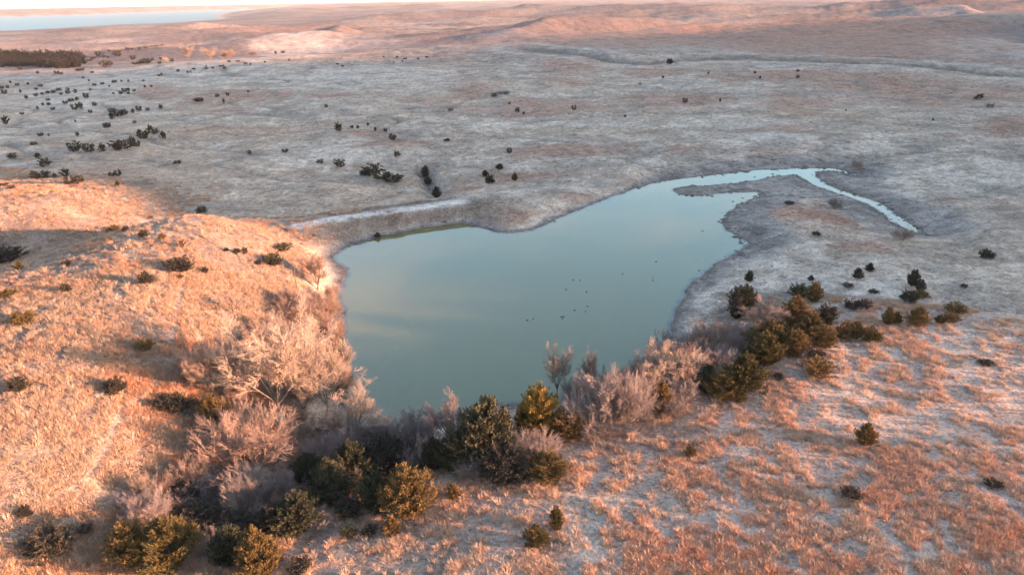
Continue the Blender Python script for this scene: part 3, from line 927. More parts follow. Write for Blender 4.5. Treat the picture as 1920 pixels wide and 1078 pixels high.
# --- cedars that can be told apart: shape, x, y of the foot, height, width in the photograph, colour, label
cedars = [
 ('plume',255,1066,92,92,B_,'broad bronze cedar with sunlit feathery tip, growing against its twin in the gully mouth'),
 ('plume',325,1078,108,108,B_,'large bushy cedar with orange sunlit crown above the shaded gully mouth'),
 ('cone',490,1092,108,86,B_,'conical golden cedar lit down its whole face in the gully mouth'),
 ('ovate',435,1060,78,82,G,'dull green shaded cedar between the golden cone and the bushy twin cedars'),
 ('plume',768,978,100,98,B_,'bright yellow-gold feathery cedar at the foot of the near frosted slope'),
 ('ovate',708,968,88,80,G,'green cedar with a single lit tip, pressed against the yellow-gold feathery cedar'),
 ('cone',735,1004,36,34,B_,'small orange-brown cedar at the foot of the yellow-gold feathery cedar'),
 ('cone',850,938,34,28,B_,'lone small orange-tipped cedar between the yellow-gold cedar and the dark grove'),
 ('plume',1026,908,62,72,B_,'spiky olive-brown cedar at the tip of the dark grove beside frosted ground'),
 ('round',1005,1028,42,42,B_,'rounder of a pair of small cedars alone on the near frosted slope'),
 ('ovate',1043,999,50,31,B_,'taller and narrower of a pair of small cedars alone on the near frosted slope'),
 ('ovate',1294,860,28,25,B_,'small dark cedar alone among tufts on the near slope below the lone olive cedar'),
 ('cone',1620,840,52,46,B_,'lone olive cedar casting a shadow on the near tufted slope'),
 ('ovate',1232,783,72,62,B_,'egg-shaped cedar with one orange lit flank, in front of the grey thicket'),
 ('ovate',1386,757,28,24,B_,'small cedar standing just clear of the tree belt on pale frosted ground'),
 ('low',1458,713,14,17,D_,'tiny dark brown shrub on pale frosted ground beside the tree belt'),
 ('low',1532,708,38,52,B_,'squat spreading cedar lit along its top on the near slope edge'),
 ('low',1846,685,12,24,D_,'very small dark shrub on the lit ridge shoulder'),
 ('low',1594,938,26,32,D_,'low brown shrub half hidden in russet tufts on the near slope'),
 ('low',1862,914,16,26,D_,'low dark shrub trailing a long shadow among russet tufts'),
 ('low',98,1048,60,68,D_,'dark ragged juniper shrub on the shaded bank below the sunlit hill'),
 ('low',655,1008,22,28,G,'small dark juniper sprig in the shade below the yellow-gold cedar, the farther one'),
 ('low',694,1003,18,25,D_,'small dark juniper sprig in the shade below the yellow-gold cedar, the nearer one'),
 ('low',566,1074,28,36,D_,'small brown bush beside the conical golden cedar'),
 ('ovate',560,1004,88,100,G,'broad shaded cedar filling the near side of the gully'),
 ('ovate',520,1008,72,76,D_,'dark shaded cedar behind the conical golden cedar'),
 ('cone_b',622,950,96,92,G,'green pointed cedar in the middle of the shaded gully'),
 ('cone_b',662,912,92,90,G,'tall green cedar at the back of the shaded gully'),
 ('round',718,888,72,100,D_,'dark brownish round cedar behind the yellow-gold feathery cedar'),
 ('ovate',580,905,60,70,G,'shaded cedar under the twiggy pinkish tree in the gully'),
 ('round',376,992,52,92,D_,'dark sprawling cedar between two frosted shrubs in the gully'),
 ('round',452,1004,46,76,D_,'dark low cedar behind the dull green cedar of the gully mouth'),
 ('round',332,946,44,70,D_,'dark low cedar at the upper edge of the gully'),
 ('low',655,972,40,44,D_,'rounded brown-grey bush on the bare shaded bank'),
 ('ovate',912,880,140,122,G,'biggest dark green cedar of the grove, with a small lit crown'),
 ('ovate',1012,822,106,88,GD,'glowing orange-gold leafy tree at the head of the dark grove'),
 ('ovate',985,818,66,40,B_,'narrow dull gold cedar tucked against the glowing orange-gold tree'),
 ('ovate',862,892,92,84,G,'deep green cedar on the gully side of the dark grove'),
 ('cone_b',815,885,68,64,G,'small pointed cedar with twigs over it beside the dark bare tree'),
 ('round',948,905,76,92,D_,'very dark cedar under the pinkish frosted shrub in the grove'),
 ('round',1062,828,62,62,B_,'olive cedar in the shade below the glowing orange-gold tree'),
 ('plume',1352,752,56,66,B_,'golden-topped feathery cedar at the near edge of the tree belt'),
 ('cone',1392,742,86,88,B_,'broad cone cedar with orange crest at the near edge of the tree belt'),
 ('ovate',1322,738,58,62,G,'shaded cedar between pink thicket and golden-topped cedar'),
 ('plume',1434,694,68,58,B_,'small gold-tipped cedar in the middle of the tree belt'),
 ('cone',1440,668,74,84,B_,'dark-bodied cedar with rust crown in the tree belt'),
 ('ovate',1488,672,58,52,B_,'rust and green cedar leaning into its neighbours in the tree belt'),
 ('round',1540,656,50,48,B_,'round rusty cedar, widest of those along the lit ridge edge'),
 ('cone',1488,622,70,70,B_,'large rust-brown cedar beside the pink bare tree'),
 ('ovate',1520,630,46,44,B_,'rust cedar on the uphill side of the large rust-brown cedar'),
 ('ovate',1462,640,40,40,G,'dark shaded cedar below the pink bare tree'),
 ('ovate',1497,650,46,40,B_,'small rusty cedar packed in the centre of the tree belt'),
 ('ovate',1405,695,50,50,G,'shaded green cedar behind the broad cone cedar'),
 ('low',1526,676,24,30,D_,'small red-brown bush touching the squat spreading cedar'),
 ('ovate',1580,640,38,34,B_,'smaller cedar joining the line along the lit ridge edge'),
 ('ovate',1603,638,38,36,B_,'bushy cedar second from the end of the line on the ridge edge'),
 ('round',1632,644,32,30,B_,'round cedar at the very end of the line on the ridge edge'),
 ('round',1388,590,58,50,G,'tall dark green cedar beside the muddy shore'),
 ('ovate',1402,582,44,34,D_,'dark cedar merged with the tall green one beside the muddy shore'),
 ('ovate',1381,602,44,34,D_,'shadowy cedar at the foot of the pink bare tree beside the shore'),
 ('ovate',1404,531,24,19,G,'single small upright cedar above the muddy shore'),
 ('low',1497,560,28,32,G,'spreading green juniper touching a rusty-topped cedar on the shaded slope'),
 ('ovate',1525,571,44,34,B_,'rusty-topped cedar touching a green juniper on the shaded slope'),
 ('round',1549,602,32,36,D_,'dark round cedar with a smaller one at its foot on the shaded slope'),
 ('ovate',1553,614,26,17,B_,'slim cedar at the foot of a dark round cedar on the shaded slope'),
 ('low',1596,582,20,28,D_,'low dark juniper joined to another on open shaded ground'),
 ('low',1618,580,19,24,D_,'slightly smaller low juniper joined to another on open shaded ground'),
 ('cone',1607,525,24,20,D_,'lower of a pair of dark cone cedars high on the shaded slope'),
 ('cone',1630,511,19,18,D_,'upper of a pair of dark cone cedars high on the shaded slope'),
 ('cone',1520,528,13,12,D_,'very small cone cedar alone above the rusty-topped cedar'),
 ('low',1590,540,10,17,D_,'tiny low shrub below the pair of dark cone cedars'),
 ('low',1637,551,9,15,D_,'tiny grey-green shrub alone on pale ground of the shaded slope'),
 ('ovate',1710,541,36,26,G,'tallest cedar in the cluster of four on the shaded slope'),
 ('ovate',1725,549,26,20,D_,'slim dark cedar in the cluster of four on the shaded slope'),
 ('round',1702,569,26,28,G,'round olive cedar in the cluster of four on the shaded slope'),
 ('low',1726,561,18,22,B_,'low brown cedar in the cluster of four on the shaded slope'),
 ('ovate',1663,614,40,22,B_,'slender rusty cedar beside a twin near the lit ridge'),
 ('ovate',1679,610,26,22,B_,'shorter rusty cedar beside a slender twin near the lit ridge'),
 ('cone',1719,614,42,44,B_,'broad cone cedar alone just behind the lit ridge'),
 ('ovate',1760,609,20,18,B_,'small rusty cedar next to a spreading one behind the lit ridge'),
 ('low',1780,607,22,25,B_,'spreading rusty cedar between two others behind the lit ridge'),
 ('low',1790,591,24,30,B_,'flat-topped cedar highest of the trio behind the lit ridge'),
 ('low',1807,540,8,11,D_,'tiny dark shrub alone near the lit ridge top'),
 ('round',1848,487,20,22,D_,'lone dark round cedar on the open flat beyond the creek'),
 ('low',1480,384,7,15,D_,'small dark clump on the grassy knoll by the creek mouth'),
 ('low',1530,443,9,13,D_,'small reddish-dark bush on the slope below the creek knoll'),
 ('low',340,514,32,38,D_,'largest dark shrub standing on the crown of the sunlit hill'),
 ('low',514,501,26,27,G,'dark green shrub on the sunlit hill shoulder nearest the pond'),
 ('low',530,472,16,30,G,'wide low shrub at the top of the hill shoulder over the pond'),
 ('low',379,401,14,20,D_,'dark shrub on the very tip of the sunlit hill crest'),
 ('low',10,497,36,56,D_,'large reddish-dark thicket in the shaded gully behind the sunlit hill'),
 ('low',308,768,28,40,D_,'smaller of two joined dark bushes casting shade on the hill flank'),
 ('low',336,774,34,46,D_,'larger of two joined dark bushes casting shade on the hill flank'),
 ('plume',400,798,56,52,B_,'olive feathery cedar under the brown round tree on the hill flank'),
 ('cone',708,446,11,13,D_,'single tiny dark bush standing at the waterline below the dam'),
]
used_labels = {}
for key, px, py, hp, wp, m, lab in cedars:
    if hp >= 50 and key != 'low':
        key = key.split('_')[0] + '_f'
    plant(CD, key, px, py, hp, wp, m, TRUNK, 'cedar_tree' if hp >= 22 else 'cedar_shrub', lab, 'tree' if hp >= 22 else 'shrub')

hill_bushes = [(385,514,12,14),(275,536,24,24),(126,551,18,19),(45,612,26,40),(486,498,11,10),(445,477,10,12),(460,479,14,14),(425,473,8,10),
    (305,454,15,18),(343,467,16,16),(270,447,14,18),(216,438,14,23),(237,436,11,14),(283,411,6,8),(125,499,10,18),(37,509,18,24),(12,562,18,42),
    (37,736,26,36),(220,740,30,38),(272,661,22,30),(355,717,18,30),(50,972,24,24),(338,525,10,16),(160,1000,14,26)]
big_labels = {(275,536): 'dark cedar bush partway down from the largest shrub on the hill crown', (45,612): 'widest dark cedar bush on the open back of the sunlit hill',
    (37,736): 'dark cedar bush standing among tall straw grass low on the sunlit hill', (220,740): 'dark round cedar bush uphill of the two joined bushes on the flank',
    (272,661): 'dark cedar bush beside the pale trodden hill trail', (50,972): 'brownish cedar bush where the sunlit hill meets the shaded bank'}
for px, py, hp, wp in hill_bushes:
    big = hp >= 22
    plant(CD, rs.choice(['low', 'round', 'round', 'dot_b']), px, py, hp * 1.15, wp * .9, rs.choice([D_, D_, B_]), TRUNK, 'cedar_tree' if big else 'cedar_shrub',
          big_labels[px, py] if big else 'little dark cedar shrub scattered over the sunlit tawny hillside',
          'bush' if big else 'shrub', 'larger cedar bushes on the sunlit hill' if big else 'small cedar shrubs on the sunlit hill', whole=not big)

dam_bushes = [
    (700,332,27,30,'tallest dark cedar in the tight clump on the grass behind the dam'),(716,340,22,30,'middle dark cedar in the tight clump behind the dam'),
    (738,343,20,34,'widest low cedar trailing from the tight clump behind the dam'),(684,331,14,16,'small outlying cedar at the end of the tight clump behind the dam'),
    (798,322,12,12,'small dark cedar at the head of the eroded draw behind the dam'),(797,335,20,12,'narrow dark cedar on the side of the eroded draw'),
    (803,348,16,12,'dark cedar in the middle of the eroded draw'),(819,374,24,20,'large dark cedar at the bottom of the eroded draw against the dam'),
    (910,333,14,14,'upper dark cedar of a touching pair past the trodden trail'),(919,347,19,16,'lower and bigger dark cedar of a touching pair past the trail'),
    (937,319,12,18,'wide dark cedar above the touching pair past the trail'),(965,341,16,13,'upright dark cedar alone beside the touching pair past the trail'),
    (955,290,14,9,'slim dark cedar beside the long russet grass patch past the trail')]
for px, py, hp, wp, lab in dam_bushes:
    plant(CD, rs.choice(['round', 'ovate', 'dot']), px, py, hp, wp, rs.choice([D_, G]), TRUNK, 'cedar_shrub', lab, 'shrub', whole=True)

plain = [(635,250,12,14),(637,316,13,15),(600,308,7,10),(671,243,5,6),(737,265,10,12),(745,296,9,10),(704,248,6,6),(723,249,6,6),(535,287,6,10),(468,291,6,10),(333,309,6,12),
    (230,282,15,32),(250,279,15,14),(167,288,14,17),(142,288,16,18),(193,288,12,15),(258,277,10,10),(221,285,12,12),(283,253,12,12),(293,254,10,10),(270,263,14,18),(307,265,12,12),
    (201,242,8,10),(23,299,9,12),(72,299,8,12),(86,315,13,16),(77,336,12,28),(124,335,12,18),(132,349,13,16),(149,347,13,15),(103,334,6,8),(222,333,10,10),(211,334,8,10),
    (221,352,8,10),(5,354,8,16),(24,355,6,10),(12,236,11,14),(64,273,5,12),(77,257,6,8),(92,257,4,5),(146,257,7,5),(38,132,4,7),(71,140,4,6),(107,140,5,8),(115,141,4,6),
    (20,158,4,5),(15,167,5,5),(33,162,4,6),(53,161,4,5),(76,164,4,9),(68,170,4,5),(39,176,5,5),(9,178,7,8),(3,168,5,7),(50,187,5,8),(68,182,5,6),(80,179,4,5),(90,177,4,9),
    (101,176,5,7),(111,172,5,8),(128,171,4,8),(115,179,4,5),(128,178,6,7),(142,177,6,8),(91,190,4,6),(92,199,5,6),(81,199,4,6),(123,196,5,8),(134,192,5,10),(145,190,5,8),
    (162,186,8,8),(100,208,5,6),(71,207,5,5),(42,216,4,6),(141,208,9,11),(152,208,10,11),(170,213,5,6),(178,200,6,8),(170,172,4,5),(207,213,7,6),(215,214,8,7),(211,227,10,11),
    (224,221,10,14),(234,218,9,13),(250,214,6,8),(261,210,8,9),(277,209,5,6),(302,206,6,8),(253,233,5,5),(202,241,8,9),(142,231,4,4),(177,162,4,6),(192,160,4,6),(212,157,4,5),
    (217,156,4,5),(205,164,3,3),(228,155,3,4),(241,154,3,4),(269,154,3,4),(213,178,3,5),(227,178,5,6),(234,174,6,8),(242,173,5,6),(241,178,4,5),(252,173,4,5),(272,166,4,5),
    (284,165,4,4),(298,144,3,5),(303,142,3,5),(173,138,3,5),(156,148,3,4),(167,154,3,4),(334,136,4,5),(372,192,6,14),(380,192,5,5),(408,184,6,7),(427,181,5,5),(420,196,7,6),(466,174,3,4),
    (612,203,5,6),(517,103,4,5),(531,101,4,6),(1284,195,8,8),(1350,193,5,5),(1243,148,4,4),(1415,139,4,4),(1425,149,4,5),(1496,136,4,5),(1495,148,5,5),
    (1328,141,4,4),(1836,186,7,10),(1829,187,4,5),(1749,228,4,4),(1076,209,8,8),(970,213,8,7),(982,216,4,5),(955,197,4,4),(927,184,7,10),(840,267,5,10),(1172,221,4,4),(835,266,4,5),
    (1586,210,3,4),(1200,160,3,4),(660,242,5,6),(690,238,5,5)]
PX = np.array([(q_[0], q_[1]) for q_ in plain], float)
def locale(px, py):
    if px > 1150: return 'on the plain beyond the creek', 'past the creek'
    if px > 760: return 'among russet grass beyond the trail', 'past the trail'
    if px > 500: return 'between the trail and the cattle', 'by the trail'
    if 360 < px and py > 165: return 'on the long russet strip', 'on the russet strip'
    if py < 155: return 'on the pale brow near the wood', 'on the brow'
    if py < 190: return 'on the plain below the brow', 'on the middle plain'
    if py < 245: return 'in the swale across the plain', 'in the swale'
    return 'past the second sunlit rise', 'past the second rise'
for n_, (px, py, hp, wp) in enumerate(plain):
    dd = np.hypot((PX[:, 0] - px) / 1.0, (PX[:, 1] - py) * 2.5)
    dd[n_] = 999
    how = 'huddled against a neighbour' if dd.min() < 16 else 'with another near by' if dd.min() < 34 else 'standing alone'
    shp = 'dot' if (n_ * 7) % 3 else 'dot_b'
    size = wp / 1.0 * (1.0 / (1 + (py - 60) / 190.0))
    sz_ = 'broad' if wp > 1.5 * hp else 'tiny' if size < 3.2 else 'small' if size < 6 else 'stout'
    where, grp = locale(px, py)
    plant(CD, shp, px, py, hp * 1.55, wp * 1.08, (D_, G)[n_ % 3 == 0], TRUNK, 'cedar_shrub',
          f"{sz_} dark cedar shrub {how} {where}", 'shrub', f"{sz_} cedar shrubs {how} {grp}", whole=True)
plant(CD, 'round', 1255, 122, 11, 11, D_, TRUNK, 'cedar_shrub', 'lone dark round cedar standing by the dark dry gully on the plain', 'shrub', whole=True)
hollow = [(147,135,5,9),(156,134,5,6),(202,129,11,16),(221,108,9,12),(250,114,7,9),(273,121,8,18),(185,107,7,9),(195,109,5,6),(203,110,4,5),(258,122,5,14),(286,115,4,5),(302,113,4,5),
    (187,123,4,4),(193,118,3,4),(208,121,4,4),(176,112,4,6),(168,116,4,8),(299,121,4,6),(322,118,6,7),(172,115,4,5)]
for px, py, hp, wp in hollow:
    plant(CD, 'dot', px, py, hp * 1.5, wp * 1.05, D_, TRUNK, 'cedar_shrub', 'dark cedar shrub in the far hollow beside the dense wood', 'shrub', 'cedar shrubs in the far hollow', whole=True)

# --- bare trees and shrubs
P_, RT, FG, DK = BARK_P, BARK_R, BARK_G, BARK_K
bare = [
 ('cottonwood',528,794,212,235,P_,TRUNK_P,'largest pale bare tree, wide dome of twigs beside the pond'),
 ('spreading',612,790,150,150,P_,TRUNK_P,'pale bare tree merging into the largest one on its pond side'),
 ('spreading',672,838,118,140,P_,TRUNK,'bare tree leaning out over the pond water with sunlit twigs'),
 ('spreading',398,752,120,112,RT,TRUNK,'round reddish-brown bare tree on the hill side of the largest tree'),
 ('thicket',470,888,130,178,RT,TRUNK_P,'broad tangled pinkish bare tree at the head of the gully'),
 ('upright',596,548,76,74,RT,TRUNK,'slender tawny bare tree on the bank at the hill foot near a thin snag'),
 ('sapling',437,590,42,48,RT,TRUNK,'little forked bare tree alone on the sunlit hillside'),
 ('thicket_b',556,606,58,96,RT,TRUNK,'wide brown thicket below the thin snag'),
 ('thicket',618,612,66,56,RT,TRUNK,'tawny thicket at the water edge with orange light on it'),
 ('thicket_b',630,650,56,48,RT,TRUNK,'pinkish thicket overhanging the water beside the largest tree'),
 ('thicket_b',505,640,54,84,RT,TRUNK,'dull brown thicket just behind the largest tree'),
 ('spreading',580,720,100,110,RT,TRUNK,'brown bare tree behind the largest tree on the shore'),
 ('spreading',1046,752,104,66,P_,TRUNK,'bare tree with glowing peach top standing before the open water'),
 ('upright',1104,756,94,44,RT,TRUNK,'narrow bare tree with faintly lit top beside the peach-topped one'),
 ('upright',776,862,98,72,DK,TRUNK,'dark leafless tree with clear branching against the green water'),
 ('spreading',842,850,108,88,FG,TRUNK,'dark-limbed bare tree with pale frosted top at the pond end'),
 ('thicket',735,850,70,80,FG,TRUNK,'grey shaded shrub between the leaning tree and the dark leafless one'),
 ('thicket',650,850,60,90,FG,TRUNK,'grey frosted shrub beneath the leaning bare tree'),
 ('thicket',1010,872,74,100,FG,TRUNK_P,'frosted pinkish shrub in front of the dark grove'),
 ('sapling',968,892,50,60,FG,TRUNK_P,'small frosted shrub with rosy twigs beside the spiky olive cedar'),
 ('thicket',1090,816,90,84,FG,TRUNK,'grey bare thicket next to the glowing orange-gold tree'),
 ('upright',1128,818,118,88,FG,TRUNK,'upright grey bare tree in the middle of the thicket'),
 ('thicket',1176,810,116,98,FG,TRUNK,'grey thicket beside the egg-shaped cedar'),
 ('thicket',1150,770,84,90,FG,TRUNK,'grey thicket at the water side behind the upright grey tree'),
 ('thicket_b',1205,755,80,80,RT,TRUNK,'purplish-brown thicket behind the egg-shaped cedar'),
 ('spreading',1252,752,112,120,P_,TRUNK,'wide bare tree with peach sunlit top in the tree belt'),
 ('thicket',1290,738,88,92,RT,TRUNK,'brownish thicket beside the wide peach-topped tree'),
 ('thicket_b',1330,668,66,92,RT,TRUNK,'rounded pink bare shrub by the muddy shore'),
 ('spreading',1430,628,70,94,RT,TRUNK,'pink bare tree in front of the tall dark green cedar'),
 ('sapling',1244,660,46,38,RT,TRUNK,'faint small bare tree at the corner of the pond'),
 ('thicket',1285,680,44,60,RT,TRUNK,'low brown thicket between the rounded pink shrub and the pond'),
 ('thicket',1385,660,46,66,FG,TRUNK,'grey shrub in shade between pink shrub and pink tree'),
 ('thicket',1255,785,46,60,DK,TRUNK,'dark shaded brush under the wide peach-topped tree'),
 ('thicket',1128,822,50,110,DK,TRUNK,'dark shaded brush at the foot of the grey thicket'),
 ('thicket',462,968,88,88,FG,TRUNK_P,'silvery frosted shrub in the middle of the shaded gully'),
 ('thicket_b',284,988,76,92,FG,TRUNK_P,'silvery frosted shrub at the shaded mouth of the gully'),
 ('thicket',268,932,50,40,P_,TRUNK_P,'small straw-coloured shrub catching light at the gully edge'),
 ('thicket',306,932,48,62,RT,TRUNK,'brown shrub beside the straw-coloured one at the gully edge'),
 ('thicket',362,922,66,72,RT,TRUNK_P,'tawny shrub half in sun above the dark low cedar'),
 ('thicket_b',400,1030,46,66,FG,TRUNK_P,'pale grey shrub between bushy twin cedars and dull green cedar'),
 ('thicket',430,925,56,70,DK,TRUNK,'dark brush deep in the gully below the tangled pinkish tree'),
 ('thicket_b',1692,452,26,46,RT,TRUNK,'straw-coloured bush at the end of the creek arm'),
 ('thicket_b',1565,393,22,30,DK,TRUNK,'grey-green twiggy shrub on the knoll beside the creek'),
 ('thicket_b',1606,320,20,26,RT,TRUNK,'brown twiggy shrub at the head of the creek branch'),
 ('thicket_b',945,180,8,26,DK,TRUNK,'long low grey brush patch in a faint draw on the plain'),
 ('thicket_b',845,211,9,11,DK,TRUNK,'small grey shrub beside the trodden trail on the plain'),
 ('thicket_b',1855,205,11,16,DK,TRUNK,'grey brush patch by two dark shrubs on the russet rise'),
 ('cottonwood',353,117,29,32,P_,TRUNK_P,'tall pale bare tree alone on the far crest, sunlit'),
 ('cottonwood',397,115,24,36,P_,TRUNK_P,'rounded pale bare tree on the far crest beside a lower one'),
 ('thicket',428,115,20,34,RT,TRUNK_P,'lower tawny bare tree on the far crest'),
 ('thicket',311,119,11,13,P_,TRUNK_P,'small pale bare tree at the edge of the far hollow'),
 ('thicket',475,107,10,18,RT,TRUNK_P,'faint low brush at the end of the far crest trees'),
]
def brush(spots, mats, label, group):
    for q_ in spots:
        px, py, hp, wp = q_
        plant(BT, rs.choice(['thicket', 'thicket_b']), px, py, hp, wp, rs.choice(mats), TRUNK, 'bare_shrub', label, 'shrub', group, sq=1.0, lift=.06)
brush([(585,590,50,60),(540,580,44,60),(600,635,54,60),(575,650,60,70),(535,660,60,76),(480,690,60,70),(440,700,60,70),(450,760,56,80),(570,770,66,80),(610,700,64,70),(635,700,60,50),
       (640,745,60,60),(620,820,50,80),(560,830,44,80),(415,830,66,84),(520,870,70,80),(440,800,60,70),(360,720,50,60),(480,650,44,60),(625,570,40,40)], [BARK_R, BARK_R, BARK_P],
      'tangled rosy-brown brush crowding the sunlit bank around the large pale trees', 'brush on the sunlit pond bank')
brush([(1100,790,84,70),(1150,800,96,80),(1195,790,96,70),(1110,770,76,70),(1175,765,80,70),(1215,735,76,70),(1225,765,60,70),(1275,765,60,70),(1300,715,64,70),(1240,715,70,70),
       (1310,690,52,60),(1350,700,56,60),(1075,770,70,60),(1130,755,70,70),(1200,740,70,60),(1255,690,56,60),(1290,665,44,56),(1230,690,56,50),(1335,735,50,56),(1320,650,40,56),(1385,640,40,50),(1360,640,40,50),(1410,650,46,60),(1270,700,60,60)], [BARK_G, BARK_G, BARK_R],
      'dense grey-mauve brush massed along the pond end below the tree belt', 'brush along the pond end')
brush([(700,850,56,70),(600,870,56,80),(655,870,50,80),(690,880,44,70),(780,880,50,70),(820,870,60,60),(880,900,50,70),(540,935,54,70),(500,945,60,70),(410,960,56,76),(330,970,50,70),(600,990,40,60),
       (250,955,40,60),(895,855,60,60),(640,930,60,70),(800,840,66,60),(760,855,60,60),(720,835,60,60),(690,840,56,60),(860,845,66,56),(470,920,54,70),(380,930,46,66)], [BARK_G, BARK_G, BARK_K],
      'dark grey leafless brush filling the shaded gully between the cedars', 'brush in the shaded gully')
for key, px, py, hp, wp, m, mt, lab in bare:
    shrub = key.startswith('thicket')
    plant(BT, key, px, py, hp, wp, m, mt, 'bare_shrub' if shrub else 'bare_tree', lab, 'shrub' if shrub else 'tree', sq=1.0, lift=.06)
row = [(206,100,8,10),(216,101,8,12),(228,99,6,9),(240,97,9,12),(250,97,8,12),(262,95,7,12),(274,94,7,10),(284,91,6,10),(294,90,6,10),(304,88,5,8)]
for px, py, hp, wp in row:
    plant(BT, 'thicket', px, py, hp, wp, BARK_K, TRUNK, 'bare_shrub', 'grey bare tree in the far row along a draw', 'tree', 'far row of bare trees', whole=True)

# ------------------------------------------------------------------ scattered growth nobody could count
def tuft(seed, n, spread, h, w, droop):
    rng = np.random.default_rng(seed)
    az = rng.uniform(0, 2 * np.pi, n); rad = spread * np.sqrt(rng.uniform(0, 1, n))
    b0 = np.stack([rad * np.cos(az), rad * np.sin(az), np.full(n, -.03)], 1)
    hh = h * rng.uniform(.5, 1.1, n)
    ln = rng.uniform(.1, droop, n)
    a2 = az + rng.normal(0, .7, n)
    d = np.stack([np.cos(a2) * ln, np.sin(a2) * ln, np.ones(n)], 1)
    mid = b0 + d * (hh * .55)[:, None]
    tip = b0 + d * hh[:, None] + np.stack([np.cos(a2), np.sin(a2), -np.ones(n) * .3], 1) * (hh * ln * .5)[:, None]
    f = rng.uniform(0, np.pi, n)
    s = np.stack([np.cos(f), np.sin(f), np.zeros(n)], 1) * (w * rng.uniform(.6, 1.2, n))[:, None]
    V = np.stack([b0 - s, b0 + s, mid + s * .8, mid - s * .8, tip], 1).reshape(-1, 3)
    k = np.arange(n) * 5
    q = np.stack([k, k + 1, k + 2, k + 3], 1)
    t = np.stack([k + 3, k + 2, k + 4], 1)
    return V, np.concatenate([q.ravel(), t.ravel()]), np.concatenate([np.full(n, 4), np.full(n, 3)])

gmat, nt, b = new_mat('dry_grass')
ia = N(nt, 'ShaderNodeAttribute', attribute_name='tint', attribute_type='INSTANCER')
gi = N(nt, 'ShaderNodeNewGeometry')
gc = mixc(nt, .7, ia.outputs['Color'], ramp(nt, gi.outputs['Random Per Island'], [(0, (.62, .62, .62)), (1, (1.35, 1.32, 1.28))]), 'MULTIPLY')
nt.links.new(gc, b.inputs['Base Color'])
b.inputs['Roughness'].default_value = .9
b.inputs['Specular IOR Level'].default_value = .1

def scatter(name, protos, P, rot, scl, tint, vid, label, cat):
    pc_ = bpy.data.collections.new(name + '_forms')
    for nme, me in protos:
        pc_.objects.link(bpy.data.objects.new(nme, me))
    me = bpy.data.meshes.new(name)
    me.vertices.add(len(P))
    me.vertices.foreach_set('co', np.asarray(P, np.float32).ravel())
    for an, ty, arr in (('rot', 'FLOAT_VECTOR', rot), ('scl', 'FLOAT_VECTOR', scl)):
        a = me.attributes.new(an, ty, 'POINT'); a.data.foreach_set('vector', np.asarray(arr, np.float32).ravel())
    a = me.attributes.new('tint', 'FLOAT_COLOR', 'POINT')
    a.data.foreach_set('color', np.concatenate([tint, np.ones((len(P), 1))], 1).astype(np.float32).ravel())
    a = me.attributes.new('vid', 'INT', 'POINT'); a.data.foreach_set('value', np.asarray(vid, np.int32))
    o = link(name, me)
    ng = bpy.data.node_groups.new(name + '_spread', 'GeometryNodeTree')
    ng.interface.new_socket('Geometry', in_out='INPUT', socket_type='NodeSocketGeometry')
    ng.interface.new_socket('Geometry', in_out='OUTPUT', socket_type='NodeSocketGeometry')
    gi_, go_ = ng.nodes.new('NodeGroupInput'), ng.nodes.new('NodeGroupOutput')
    iop = ng.nodes.new('GeometryNodeInstanceOnPoints')
    ci = ng.nodes.new('GeometryNodeCollectionInfo')
    ci.inputs['Collection'].default_value = pc_
    ci.inputs['Separate Children'].default_value = True
    ci.inputs['Reset Children'].default_value = True
    ng.links.new(gi_.outputs[0], iop.inputs['Points'])
    ng.links.new(ci.outputs[0], iop.inputs['Instance'])
    iop.inputs['Pick Instance'].default_value = True
    for an, ty, sock in (('rot', 'FLOAT_VECTOR', 'Rotation'), ('scl', 'FLOAT_VECTOR', 'Scale'), ('vid', 'INT', 'Instance Index')):
        na = ng.nodes.new('GeometryNodeInputNamedAttribute')
        na.data_type = ty
        na.inputs['Name'].default_value = an
        ng.links.new(na.outputs[0], iop.inputs[sock])
    ng.links.new(iop.outputs[0], go_.inputs[0])
    md = o.modifiers.new('spread', 'NODES')
    md.node_group = ng
    tag(o, label, cat, kind='stuff')
    return o

tufts = [('tuft', mesh_from('tuft', *tuft(50 + k, n, sp, h, w, dr), [gmat])) for k, (n, sp, h, w, dr) in enumerate(
    [(46, .26, .78, .016, .45), (40, .34, .62, .018, .7), (52, .42, .50, .018, .8), (60, .60, .34, .022, 1.0), (70, .85, .30, .03, 1.2)])]

rng = np.random.default_rng(99)
def sample(n, r0, r1, power):
    t = rng.uniform(R(-50), R(50), n)
    u = rng.uniform(0, 1, n)
    r = (r0 ** power + u * (r1 ** power - r0 ** power)) ** (1 / power)
    return r * np.sin(t), r * np.cos(t)

X, Y = [], []
for n, r0, r1, pw in ((140000, 22, 120, 1.35), (90000, 100, 330, .9), (60000, 300, 620, 1.0)):
    x, y = sample(n, r0, r1, pw)
    X.append(x); Y.append(y)
X, Y = np.concatenate(X), np.concatenate(Y)
Z = ground_z(X, Y)
SDV = pond_sd(X, Y)
s_ = Y * .9135 + X * .4067
n1, n2, n3 = fbm(X, Y, 26, 3, 401), fbm(X, Y, 7.5, 3, 411), fbm(X, Y, 2.6, 2, 421)
right = (X > -22) & (s_ < 118) & (Z > 2.2)
left = (X < 6) & (s_ < 138) & (Z > 1.2) & ~right
valley = ~right & ~left
dens = np.where(right, sstep(-.08, .22, n3 * .75 + n2 * .55 + n1 * .5 + .36 * sstep(8, 34, X) * sstep(72, 44, Y) - .06), 0) + .06 * right
dens = np.where(left, .16 + .84 * sstep(-.22, .22, n2 * .8 + n3 * .6 + n1 * .3 + .06), dens)
dens = np.where(valley, .35 + .65 * sstep(-.25, .35, n2 + n3 * .5), dens)
